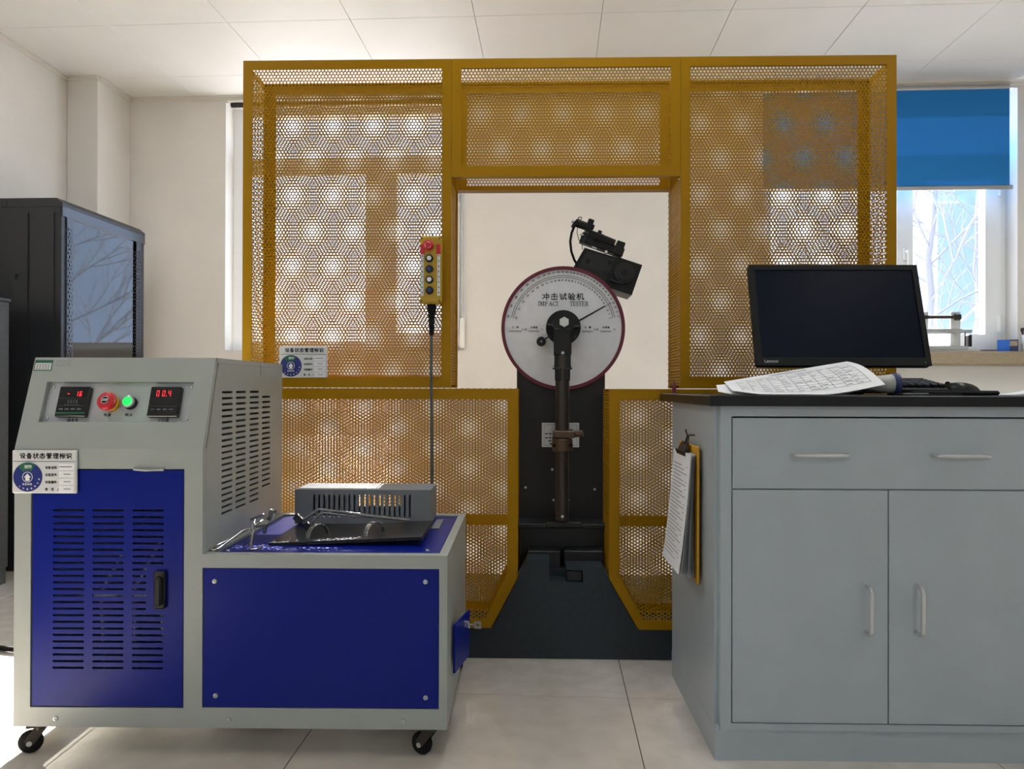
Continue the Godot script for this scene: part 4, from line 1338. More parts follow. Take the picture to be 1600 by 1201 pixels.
func on_machine() -> void:
	var base := Transform3D(Basis(Vector3.UP, deg_to_rad(2.5)), Vector3(-0.75, 0, -1.68))
	status_sign("status_sign", "white equipment status sign with blue disc stuck on the cream cooling machine", base * flat(-0.512, 0.7185, 0.0005), 0.1525, 0.1005)
	var cage := Transform3D(Basis(Vector3.UP, deg_to_rad(1.7)), Vector3(0, 0, -2.35))
	status_sign("status_sign", "white equipment status sign with blue disc hung on the yellow cage", cage * flat(-0.879, 0.999, 0.001), 0.155, 0.101)
	# vented cover on the lid
	var o := thing("vented_cover", "grey sheet metal cover with a row of vertical slots on the blue lid", "metal cover", base * Vector3(0.224, 0.476, -0.459), 2.5)
	var slots := []
	for i in 20:
		slots.append(Rect2(-0.142 + i * 0.01445, 0.02, 0.0055, 0.063))
	var m := MB.new()
	m.plate(Rect2(-0.195, 0, 0.39, 0.098), slots, 0.067, 0.069)
	m.span(Vector3(-0.195, 0.096, -0.069), Vector3(0.195, 0.098, 0.0668))
	m.span(Vector3(-0.195, 0, -0.069), Vector3(-0.193, 0.0958, 0.0668))
	m.span(Vector3(0.193, 0, -0.069), Vector3(0.195, 0.0958, 0.0668))
	m.plate(Rect2(-0.1928, 0, 0.3856, 0.0958), [Rect2(-0.04, 0.03, 0.13, 0.05)], -0.069, -0.067)
	part(o, "cover_shell", m, W.cover)
	# black tray leaning on the lid, right end raised
	o = thing("black_tray", "thin black metal tray lid with two curved bright handles lying aslant", "tray", base * Vector3(0.238, 0.4725, -0.232), 2.5)
	m = MB.new()
	var bt := Basis(Vector3.BACK, deg_to_rad(2.7))
	var q := func(x: float, y: float, z: float) -> Vector3: return bt * Vector3(x, y, z) + Vector3(0, 0.013, 0)
	m.cbox(q.call(0, 0, 0), Vector3(0.385, 0.0025, 0.222), 0.0008, bt)
	m.cbox(q.call(0, -0.004, 0.1095), Vector3(0.3845, 0.0075, 0.0025), 0.0008, bt)
	m.cbox(q.call(0.191, -0.006, 0), Vector3(0.0025, 0.012, 0.2215), 0.0008, bt)
	part(o, "tray_plate", m, W.tray)
	for x in [-0.085, 0.062]:
		m = MB.new()
		var hb := bt * Basis(Vector3.UP, -0.55)
		var pts := []
		for i in 15:
			var a := PI * i / 14.0
			pts.append(Vector2(cos(a) * 0.034, sin(a) * 0.031))
		for i in 14:
			var p0: Vector2 = pts[i]
			var p1: Vector2 = pts[i + 1]
			var mid := (p0 + p1) / 2
			m.cbox(q.call(x, 0.0, 0.05) + hb * Vector3(0, mid.y + 0.001, mid.x), Vector3(0.013, 0.0025, p0.distance_to(p1) + 0.0008), 0.0005, hb * Basis(Vector3.RIGHT, atan2(p0.y - p1.y, p1.x - p0.x)))
		part(o, "tray_handle", m, W.chrome)
	# bent rod tool resting on the tray
	o = thing("rod_tool", "dark bent wire specimen tongs with square jaws lying across the black tray", "tongs", base * Vector3(0.24, 0.48, -0.2), 2.5)
	m = MB.new()
	for s in [0.0, 0.012]:
		m = MB.new()
		m.tube([Vector3(-0.128 + s, 0.042 - s * 1.2, 0.01), Vector3(-0.094 + s * 0.7, 0.0675 - s * 0.8, 0.004), Vector3(-0.086 + s * 0.7, 0.07 - s * 0.7, 0.004), Vector3(-0.01, 0.062 - s * 0.6, 0.006), Vector3(0.078, 0.052 - s * 0.3, 0.008), Vector3(0.149, 0.045, 0.01)], 0.0032, 8)
		part(o, "rod", m, W.tool)
	m = MB.new()
	m.tube([Vector3(-0.01, 0.061, 0.008), Vector3(0.078, 0.051, 0.01)], 0.0042, 8, 0.0046)
	m.tube([Vector3(0.078, 0.051, 0.01), Vector3(0.15, 0.044, 0.012)], 0.0048, 8, 0.0034)
	part(o, "grip", m, W.tool)
	for p in [Vector3(-0.139, 0.046, 0.01), Vector3(-0.112, 0.026, 0.014)]:
		m = MB.new()
		m.cbox(p, Vector3(0.024, 0.017, 0.014), 0.001, Basis(Vector3.BACK, -0.75))
		part(o, "jaw", m, W.dark)
	# chrome tongs at the step
	o = thing("chrome_tongs", "chrome wire tongs with looped handles lying against the slotted machine side", "tongs", base * Vector3(-0.02, 0.476, -0.1), 2.5)
	m = MB.new()
	var r := 0.0029
	for l in [[0.026, 0.047, -0.14, 0.016, 0.037, -0.05, 0.0, 0.031, -0.02, -0.018, 0.013, 0.035, -0.026, 0.005, 0.06, -0.034, 0.003, 0.068, -0.044, 0.003, 0.062, -0.046, 0.004, 0.045, -0.038, 0.008, 0.02, -0.02, 0.016, 0.0],
			[0.003, 0.044, -0.1, 0.016, 0.034, -0.05, 0.032, 0.02, 0.0, 0.045, 0.006, 0.042, 0.049, 0.003, 0.056, 0.06, 0.003, 0.055, 0.068, 0.003, 0.035, 0.065, 0.004, 0.015]]:
		var pts := []
		for i in range(0, l.size(), 3):
			pts.append(Vector3(l[i], l[i + 1], l[i + 2]))
		m = MB.new()
		m.tube(pts, r, 8)
		part(o, "arm", m, W.chrome)
	for k in [[0.004, 0.05, -0.115, 0.036, 0.006, 0.012, 0.35], [0.03, 0.05, -0.15, 0.013, 0.03, 0.02, -0.35], [0.022, 0.03, -0.1, 0.03, 0.005, 0.01, 0.2], [0.034, 0.025, -0.09, 0.008, 0.026, 0.012, -0.15]]:
		m = MB.new()
		m.cbox(Vector3(k[0], k[1], k[2]), Vector3(k[3], k[4], k[5]), 0.001, Basis(Vector3.BACK, k[6]))
		part(o, "jaw", m, W.tool)
	m = MB.new()
	m.disc(Vector3(0.016, 0.03, -0.05), 0.007, 0.012, 16, Basis())
	part(o, "pivot", m, W.zinc)

# ------------------------------------------------------------------ cabinet and counter at the right
func cab_frame() -> Transform3D:
	return Transform3D(Basis(Vector3.UP, deg_to_rad(2.1)), Vector3(0.379, 0, -1.739))

func bow_handle(parent: Node, a: Vector3, b: Vector3, out: float) -> void:
	var m := MB.new()
	var d := (b - a)
	var z := Vector3(0, 0, out)
	var pts := [a, a + z * 0.55, a + z * 0.85 + d * 0.03, a + z + d * 0.1, b + z - d * 0.1, b + z * 0.85 - d * 0.03, b + z * 0.55, b]
	m.tube(pts, 0.0048, 10)
	for p in [a, b]:
		m.disc(p, 0.0068, 0.002, 14)
	part(parent, "handle", m, W.handle, "silver bow handle")

func cabinet(called: String, label: String, x: float) -> void:
	var f := cab_frame()
	var o := thing(called, label, "cabinet", f * Vector3(x, 0, 0), 2.1)
	var w := 0.795
	var D := -0.515
	var m := MB.new()
	m.span(Vector3(0.001, 0.073, D), Vector3(0.029, 0.826, -0.0182))
	m.span(Vector3(w - 0.011, 0.073, D), Vector3(w - 0.029, 0.826, -0.0182))
	m.span(Vector3(0.029, 0.073, D), Vector3(w - 0.029, 0.091, -0.0185))
	m.span(Vector3(0.029, 0.803, D), Vector3(w - 0.029, 0.826, -0.0185))
	m.span(Vector3(0.029, 0.073, D), Vector3(w - 0.029, 0.826, D + 0.01))
	m.span(Vector3(0.029, 0.622, D), Vector3(w - 0.029, 0.64, -0.006))
	m.plate(Rect2(0.011, 0.073, w - 0.022, 0.753), [Rect2(0.036, 0.089, w - 0.072, 0.713)], -0.018, 0)
	part(o, "body", m, W.cabinet)
	m = MB.new()
	m.span(Vector3(0.0, 0, D), Vector3(w, 0.073, -0.006))
	m.span(Vector3(0.0012, 0.073, -0.0185), Vector3(0.0108, 0.082, -0.006))
	part(o, "plinth", m, W.cabinet)
	m = MB.new()
	m.cbox(Vector3(w / 2, 0.7165, -0.007), Vector3(w - 0.077, 0.164, 0.018), 0.0012)
	var dr := part(o, "drawer", m, W.cabinet)
	bow_handle(dr, Vector3(0.177, 0.7135, 0.002), Vector3(0.297, 0.7135, 0.002), 0.028)
	bow_handle(dr, Vector3(w - 0.297, 0.7135, 0.002), Vector3(w - 0.177, 0.7135, 0.002), 0.028)
	for k in 2:
		m = MB.new()
		var x0 := 0.0385 if k == 0 else w / 2 + 0.0012
		var x1 := w / 2 - 0.0012 if k == 0 else w - 0.0385
		m.cbox(Vector3((x0 + x1) / 2, 0.3615, -0.007), Vector3(x1 - x0, 0.54, 0.018), 0.0012)
		var d := part(o, "door", m, W.cabinet)
		var hx := w / 2 - 0.0515 if k == 0 else w / 2 + 0.0645
		bow_handle(d, Vector3(hx, 0.303, 0.002), Vector3(hx, 0.412, 0.002), 0.028)

func lab_cabinet() -> void:
	cabinet("lab_cabinet", "grey metal lab cabinet with two doors and wide drawer under black worktop", 0.0)
	cabinet("lab_cabinet", "second grey lab cabinet beyond the right edge, beside the first", 0.797)
	var f := cab_frame()
	var m := MB.new()
	m.cbox(Vector3(0.79, 0.8385, -0.295), Vector3(1.62, 0.025, 0.635), 0.002)
	var ct := part(self, "countertop", m, W.counter)
	ct.transform = f
	tag(ct, "black slab worktop lying across the grey lab cabinet", "worktop")
	# clipboard hung on the cabinet's left side
	var o := thing("clipboard", "yellow clipboard with thick stack of printed sheets hung on cabinet side", "clipboard", f * Vector3(0.0, 0, 0), 2.1)
	var side := Transform3D(Basis(Vector3(0, 0, 1), Vector3(0, 1, 0), Vector3(-1, 0, 0)), Vector3(-0.0035, 0, 0))      # its x runs to the front, its z out of the cabinet
	m = MB.new()
	m.cbox(side * Vector3(-0.24, 0.548, 0.007), Vector3(0.226, 0.345, 0.006), 0.002, side.basis)
	part(o, "board", m, W.board)
	m = MB.new()
	m.tube([side * Vector3(-0.2, 0.745, 0.0), side * Vector3(-0.2, 0.745, 0.02), side * Vector3(-0.2, 0.76, 0.024)], 0.002, 8)
	part(o, "hook", m, W.steel)
	m = MB.new()
	m.cbox(side * Vector3(-0.24, 0.69, 0.026), Vector3(0.11, 0.03, 0.003), 0.001, side.basis * Basis(Vector3.RIGHT, 0.35))
	m.cbox(side * Vector3(-0.24, 0.712, 0.022), Vector3(0.08, 0.03, 0.003), 0.001, side.basis * Basis(Vector3.RIGHT, -0.5))
	m.tube([side * Vector3(-0.285, 0.703, 0.02), side * Vector3(-0.195, 0.703, 0.02)], 0.006, 12)
	m.tube([side * Vector3(-0.2, 0.715, 0.02), side * Vector3(-0.2, 0.742, 0.016), side * Vector3(-0.215, 0.742, 0.016), side * Vector3(-0.225, 0.72, 0.02)], 0.0022, 8)
	part(o, "clip", m, W.steel)
	for k in 9:                                              # sheets fan out towards their lower edge
		m = MB.new()
		var n := 8
		var pts := []
		for i in n + 1:
			var t := float(i) / n
			pts.append([0.7 - t * (0.315 - k * 0.002), 0.012 + 0.0018 * k + (0.0035 * k + 0.002) * t * t + 0.004 * sin(t * PI)])
		for i in n:
			var a: Array = pts[i]
			var b: Array = pts[i + 1]
			var x0 := -0.345 + 0.003 * (k % 3)
			var x1 := -0.14 + 0.002 * (k % 4) + 0.004 * k * 0.5
			for s in [0.0, 0.0008]:
				var A := side * Vector3(x0, a[0], a[1] + s)
				var B := side * Vector3(x1, a[0], a[1] + s)
				var C := side * Vector3(x1, b[0], b[1] + s)
				var E := side * Vector3(x0, b[0], b[1] + s)
				if s > 0:
					m.quad(A, E, C, B)
				else:
					m.quad(A, B, C, E)
		part(o, "sheet", m, W.paper if k % 3 != 1 else W.sign)
		if k == 8:
			var pm := MB.new()
			for i in 26:
				var t := 0.12 + i * 0.032
				var z := 0.012 + 0.0018 * k + (0.0035 * k + 0.002) * t * t + 0.004 * sin(t * PI) + 0.0011
				var y := 0.7 - t * 0.299
				pm.quad(side * Vector3(-0.325, y, z), side * Vector3(-0.19 + 0.03 * ((i * 7) % 3 - 1), y, z), side * Vector3(-0.19 + 0.03 * ((i * 7) % 3 - 1), y + 0.0018, z), side * Vector3(-0.325, y + 0.0018, z))
				if i % 2 == 0:
					pm.quad(side * Vector3(-0.17, y, z), side * Vector3(-0.155, y, z), side * Vector3(-0.155, y + 0.0016, z), side * Vector3(-0.17, y + 0.0016, z))
			part(o, "sheet_print", pm, W.grey_ink)

func on_counter() -> void:
	var f := cab_frame()
	var yc := 0.851
	# monitor
	var o := thing("monitor", "black flat computer monitor, switched off, standing on black worktop", "monitor", f * Vector3(0.4, yc, -0.3), 2.1)
	var mt := Transform3D(Basis(Vector3.RIGHT, deg_to_rad(-15.5)), Vector3(0, 0.077, 0.057))
	var m := MB.new()
	m.cbox(mt * Vector3(0.001, 0.145, -0.014), Vector3(0.459, 0.29, 0.022), 0.004, mt.basis)
	m.rect_ring(-0.2285, 0.0, 0.2305, 0.29, 0.0145, -0.005, 0.001, mt)
	var body := part(o, "bezel", m, W.bezel)
	m = MB.new()
	m.cbox(mt * Vector3(0.001, 0.011, -0.001), Vector3(0.445, 0.022, 0.0034), 0.0008, mt.basis)
	part(body, "bottom_bezel", m, W.bezel)
	m = MB.new()
	m.plate(Rect2(-0.2145, 0.022, 0.431, 0.254), [], -0.004, -0.0025, mt)
	part(o, "screen", m, W.screen)
	latin(o, "lettering", "Lenovo", mt * Vector3(-0.191, 0.0115, 0.0008), 0.0078, W.zinc, false, mt.basis, 1.05)
	m = MB.new()
	m.cbox(mt * Vector3(0.215, 0.009, 0.0008), Vector3(0.0016, 0.0016, 0.0008), 0.0002, mt.basis)
	part(o, "power_light", m, W.led_green)
	m = MB.new()
	m.cbox(Vector3(0, 0.11, -0.035), Vector3(0.055, 0.2, 0.02), 0.004, Basis(Vector3.RIGHT, deg_to_rad(-8.0)))
	m.cbox(mt * Vector3(0, 0.14, -0.035), Vector3(0.1, 0.1, 0.03), 0.004, mt.basis)
	m.cbox(Vector3(0, 0.0055, -0.13), Vector3(0.19, 0.011, 0.2), 0.004)
	part(o, "stand", m, W.bezel)
	# loose printed sheets arching up against the monitor foot
	for k in 2:
		o = thing("printed_sheet", ["top printed table sheet arching up before the monitor", "lower printed sheet, its corner peeping out at the left"][k], "paper sheet", Vector3.ZERO, 0, "loose printed sheets before the monitor")
		o.transform = f
		var A := Vector3(0.078, 0.884, -0.225)
		var B := Vector3(0.4, 0.938, -0.226)
		var C := Vector3(0.405, 0.877, -0.03)
		var E := Vector3(0.05, 0.861, -0.045)
		if k == 1:
			A = Vector3(0.052, 0.875, -0.2)
			B = Vector3(0.37, 0.9, -0.2)
			C = Vector3(0.36, 0.862, -0.055)
			E = Vector3(0.022, 0.8585, -0.065)
		var surf := func(u: float, v: float, lift: float) -> Vector3:       # u along, v away
			var p := E.lerp(C, u).lerp(A.lerp(B, u), v)
			var sag := -0.02 * sin(PI * u) * (1.0 - v) + 0.012 * sin(PI * v) * u
			return Vector3(p.x, maxf(p.y + sag, 0.8527 if k == 0 else 0.8514), p.z) + Vector3(0, lift, 0)
		m = MB.new()
		var n := 32
		for i in n:
			for j in 16:
				var a: Vector3 = surf.call(float(i) / n, j / 16.0, 0.0005)
				var b: Vector3 = surf.call(float(i + 1) / n, j / 16.0, 0.0005)
				var c: Vector3 = surf.call(float(i + 1) / n, (j + 1) / 16.0, 0.0005)
				var d: Vector3 = surf.call(float(i) / n, (j + 1) / 16.0, 0.0005)
				var dn := Vector3(0, -0.0008, 0)
				m.quad(a, b, c, d)
				m.quad(b + dn, a + dn, d + dn, c + dn)
		part(o, "sheet", m, W.paper)
		if k == 1:
			continue
		m = MB.new()
		var stroke := func(u0: float, v0: float, u1: float, v1: float, w: float) -> void:
			var du := 0.0 if absf(u1 - u0) > absf(v1 - v0) else w
			var dv := w if du == 0.0 else 0.0
			var steps := 20
			for i in steps:
				var s := float(i) / steps
				var e := float(i + 1) / steps
				var p := Vector2(lerpf(u0, u1, s), lerpf(v0, v1, s))
				var q := Vector2(lerpf(u0, u1, e), lerpf(v0, v1, e))
				if du == 0.0:
					m.quad(surf.call(p.x, p.y, 0.0016), surf.call(q.x, q.y, 0.0016), surf.call(q.x, q.y + dv, 0.0016), surf.call(p.x, p.y + dv, 0.0016))
				else:
					m.quad(surf.call(p.x, p.y, 0.0016), surf.call(p.x + du, p.y, 0.0016), surf.call(q.x + du, q.y, 0.0016), surf.call(q.x, q.y, 0.0016))
		for i in 9:
			stroke.call(0.08, 0.12 + i * 0.085, 0.94, 0.12 + i * 0.085, 0.005)
		for i in 12:
			stroke.call(0.08 + i * 0.078, 0.12, 0.08 + i * 0.078, 0.8, 0.0025)
		var rng := RandomNumberGenerator.new()
		rng.seed = 9
		for i in 11:
			for j in 8:
				if rng.randf() < 0.6:
					stroke.call(0.09 + i * 0.078, 0.15 + j * 0.085, 0.09 + i * 0.078 + rng.randf_range(0.02, 0.055), 0.15 + j * 0.085, 0.01)
		stroke.call(0.35, 0.88, 0.65, 0.88, 0.018)
		part(o, "sheet_print", m, W.grey_ink)
	# grey cone lying on its side, blue rim to the right
	o = thing("grey_cone", "small grey cone-shaped cup with dark blue rim lying right of the printed sheets", "cup", f * Vector3(0.418, yc + 0.0275, -0.095), 2.1)
	var lay := Transform3D(Basis(Vector3.BACK, -PI / 2), Vector3(-0.05, 0, 0))
	m = MB.new()
	m.lathe([Vector2(0.0, 0.0), Vector2(0.014, 0.0), Vector2(0.016, 0.03), Vector2(0.021, 0.06), Vector2(0.0245, 0.085), Vector2(0.022, 0.086), Vector2(0.018, 0.06), Vector2(0.012, 0.03), Vector2(0, 0.02)], 32, lay, true)
	part(o, "cone", m, W.cone)
	m = MB.new()
	m.lathe([Vector2(0.0215, 0.082), Vector2(0.0262, 0.084), Vector2(0.0275, 0.09), Vector2(0.0265, 0.097), Vector2(0.023, 0.1), Vector2(0.02, 0.096), Vector2(0.0215, 0.082)], 32, lay, true)
	part(o, "rim", m, W.navy)
	# keyboard
	o = thing("keyboard", "black computer keyboard partly behind the printed sheets, right end in view", "keyboard", f * Vector3(0.45, yc + 0.008, -0.285), 4.0)
	var kt := Transform3D(Basis(Vector3.RIGHT, deg_to_rad(9.0)), Vector3(0, 0.013, 0))
	m = MB.new()
	m.cbox(kt * Vector3(0, 0, 0), Vector3(0.43, 0.015, 0.135), 0.004, kt.basis)
	m.cbox(Vector3(-0.18, 0.009, -0.055), Vector3(0.03, 0.018, 0.01), 0.002)
	m.cbox(Vector3(0.18, 0.009, -0.055), Vector3(0.03, 0.018, 0.01), 0.002)
	part(o, "case", m, W.black)
	var kb := MB.new()
	kb.cbox(Vector3.ZERO, Vector3(0.0165, 0.009, 0.0165), 0.002)
	var km := kb.mesh()
	for j in 6:
		for i in 21:
			var p := part(o, "key", km, W.bezel)
			p.transform = kt * Transform3D(Basis(Vector3.RIGHT, deg_to_rad(6.0 - j * 3.0)), Vector3(-0.2 + i * 0.02, 0.0125, 0.052 - j * 0.0205))
	# mouse
	o = thing("mouse", "black computer mouse on the worktop right of the keyboard", "mouse", f * Vector3(0.7, yc, -0.245), 62.0)
	m = MB.new()
	var sm := Transform3D(Basis().scaled(Vector3(1.0, 1.0, 1.7)), Vector3.ZERO)
	m.lathe([Vector2(0, 0.001), Vector2(0.026, 0.001), Vector2(0.0295, 0.006), Vector2(0.029, 0.013), Vector2(0.0255, 0.021), Vector2(0.019, 0.028), Vector2(0.01, 0.0325), Vector2(0, 0.0335)], 32, sm, true)
	part(o, "shell", m, W.black)
	m = MB.new()
	m.tube([Vector3(-0.003, 0.029, -0.024), Vector3(0.003, 0.029, -0.024)], 0.007, 14)
	part(o, "wheel", m, W.rubber)
	# black slab
	o = thing("black_case", "flat black rounded case lying at the worktop front edge below the mouse", "case", f * Vector3(0.592, yc, -0.075), 2.1)
	m = MB.new()
	m.cbox(Vector3(0, 0.0065, 0), Vector3(0.17, 0.011, 0.085), 0.0045)
	part(o, "case_top", m, W.rubber)
	m = MB.new()
	m.cbox(Vector3(-0.075, 0.003, 0.004), Vector3(0.14, 0.005, 0.075), 0.001)
	part(o, "flap", m, W.black_gloss)
	# white sheet at the far right
	o = thing("note_paper", "small curled white paper at the far right of the worktop", "paper", f * Vector3(0.745, yc, -0.13), -8.0)
	m = MB.new()
	for i in 6:
		var y0 := 0.001 + 0.009 * pow(absf(i - 2.5) / 2.5, 2.0)
		var y1 := 0.001 + 0.009 * pow(absf(i - 1.5) / 2.5, 2.0)
		for s in [0.0, 0.0008]:
			var l := [Vector3(-0.09 + i * 0.03, y0 + s, 0.05), Vector3(-0.06 + i * 0.03, y1 + s, 0.05), Vector3(-0.06 + i * 0.03, y1 + s, -0.05), Vector3(-0.09 + i * 0.03, y0 + s, -0.05)]
			if s > 0:
				m.quad(l[0], l[1], l[2], l[3])
			else:
				m.quad(l[3], l[2], l[1], l[0])
	part(o, "sheet", m, W.paper)
	# red marker cap at the far left corner of the worktop
	o = thing("red_marker", "short dark red marker standing on the worktop's far left corner", "marker", f * Vector3(0.018, yc, -0.575), 0)
	m = MB.new()
	m.lathe([Vector2(0, 0), Vector2(0.0062, 0), Vector2(0.0062, 0.022), Vector2(0.0045, 0.028), Vector2(0.0022, 0.036), Vector2(0, 0.038)], 20)
	part(o, "cap", m, W.maroon)

# ------------------------------------------------------------------ left corner
func rack_corner() -> void:
	var o := thing("server_rack", "tall black server cabinet with glass door against the left wall", "server cabinet", Vector3(-2.28, 0, -3.3))
	var H := 1.745
	var L := 0.69
	var m := MB.new()
	m.span(Vector3(-0.49, 0.05, -L), Vector3(-0.035, H - 0.04, 0))
	m.prism(v2([-0.49, 0, 0, 0, 0, 0.016, -0.028, 0.04, -0.49, 0.04]), -L, 0.002, flat(0, H - 0.04, 0))
	m.span(Vector3(-0.47, 0, -L + 0.03), Vector3(-0.05, 0.05, -0.03))
	part(o, "body", m, W.rack)
	m = MB.new()
	var vents := []
	for i in 12:
		vents.append(Rect2(-0.44 + i * 0.0135, H - 0.032, 0.008, 0.017))
	m.plate(Rect2(-0.46, H - 0.036, 0.19, 0.025), vents, 0.002, 0.004)
	part(o, "vent_grille", m, W.rack)
	m = MB.new()
	m.plate(Rect2(-0.49, 0.09, 0.325, H - 0.16), [Rect2(-0.225, 1.365, 0.024, 0.024)], -0.001, 0.006)
	m.span(Vector3(-0.155, 0.09, 0), Vector3(-0.04, H - 0.07, 0.005))
	part(o, "side_panel", m, W.rack)
	# glass door faces the room's right side
	var yz := Transform3D(Basis(Vector3(0, 0, -1), Vector3(0, 1, 0), Vector3(1, 0, 0)), Vector3.ZERO)
	var holes := []
	for i in 82:
		for k in 2:
			holes.append(Rect2(0.036 + k * 0.0175 + (i % 2) * 0.0085, 1.6 - i * 0.0185, 0.0085, 0.0115))
			holes.append(Rect2(L - 0.078 + k * 0.0175 + (i % 2) * 0.0085, 1.6 - i * 0.0185, 0.0085, 0.0115))
	m = MB.new()
	m.plate(Rect2(0.032, 0.0905, 0.044, 1.569), holes.filter(func(h): return h.position.x < 0.3), -0.002, 0.0, yz)
	m.plate(Rect2(L - 0.082, 0.0905, 0.044, 1.569), holes.filter(func(h): return h.position.x > 0.3), -0.002, 0.0, yz)
	m.plate(Rect2(0.0, 1.66, L, 0.045), [], -0.01, 0.0, yz)
	m.plate(Rect2(0.0, 0.05, L, 0.04), [], -0.01, 0.0, yz)
	var d := part(o, "door_frame", m, W.rack_rim)
	m = MB.new()
	m.plate(Rect2(0.07, 0.09, L - 0.14, 1.57), [], -0.014, -0.01, yz)
	part(d, "door_glass", m, W.rack_glass)
	m = MB.new()
	m.plate(Rect2(0.0, 0.05, 0.033, 1.655), [], -0.036, -0.006, yz)
	m.plate(Rect2(L - 0.04, 0.05, 0.04, 1.655), [], -0.036, -0.006, yz)
	m.plate(Rect2(0.0335, 0.05, 0.05, 1.655), [], -0.036, -0.02, yz)
	m.plate(Rect2(L - 0.091, 0.05, 0.05, 1.655), [], -0.036, -0.02, yz)
	part(o, "door_post", m, W.rack)
	# low dark cabinet before it
	o = thing("steel_cupboard", "low dark grey steel cupboard at the left frame edge before the server cabinet", "cupboard", Vector3(-2.405, 0, -2.6))
	m = MB.new()
	m.cbox(Vector3(-0.185, 0.655, -0.265), Vector3(0.37, 1.17, 0.53), 0.004)
	m.cbox(Vector3(-0.185, 1.247, -0.265), Vector3(0.38, 0.014, 0.54), 0.003)
	part(o, "body", m, W.lowcab)
	m = MB.new()
	m.span(Vector3(-0.36, 0, -0.52), Vector3(-0.004, 0.07, -0.01))
	part(o, "base", m, W.lowcab)
	m = MB.new()
	m.cbox(Vector3(0.003, 0.66, -0.265), Vector3(0.006, 1.08, 0.48), 0.002)
	part(o, "door", m, W.lowcab)
	# cable on the floor
	m = MB.new()
	m.tube([Vector3(-2.6, 0.012, -2.36), Vector3(-2.2, 0.01, -2.345), Vector3(-1.85, 0.01, -2.325), Vector3(-1.65, 0.01, -2.29), Vector3(-1.4, 0.01, -2.3), Vector3(-1.2, 0.01, -2.36)], 0.0085, 10)
	tag(part(self, "floor_cable", m, W.rubber), "thin black cable lying on the bright floor left of the cooling machine", "cable")

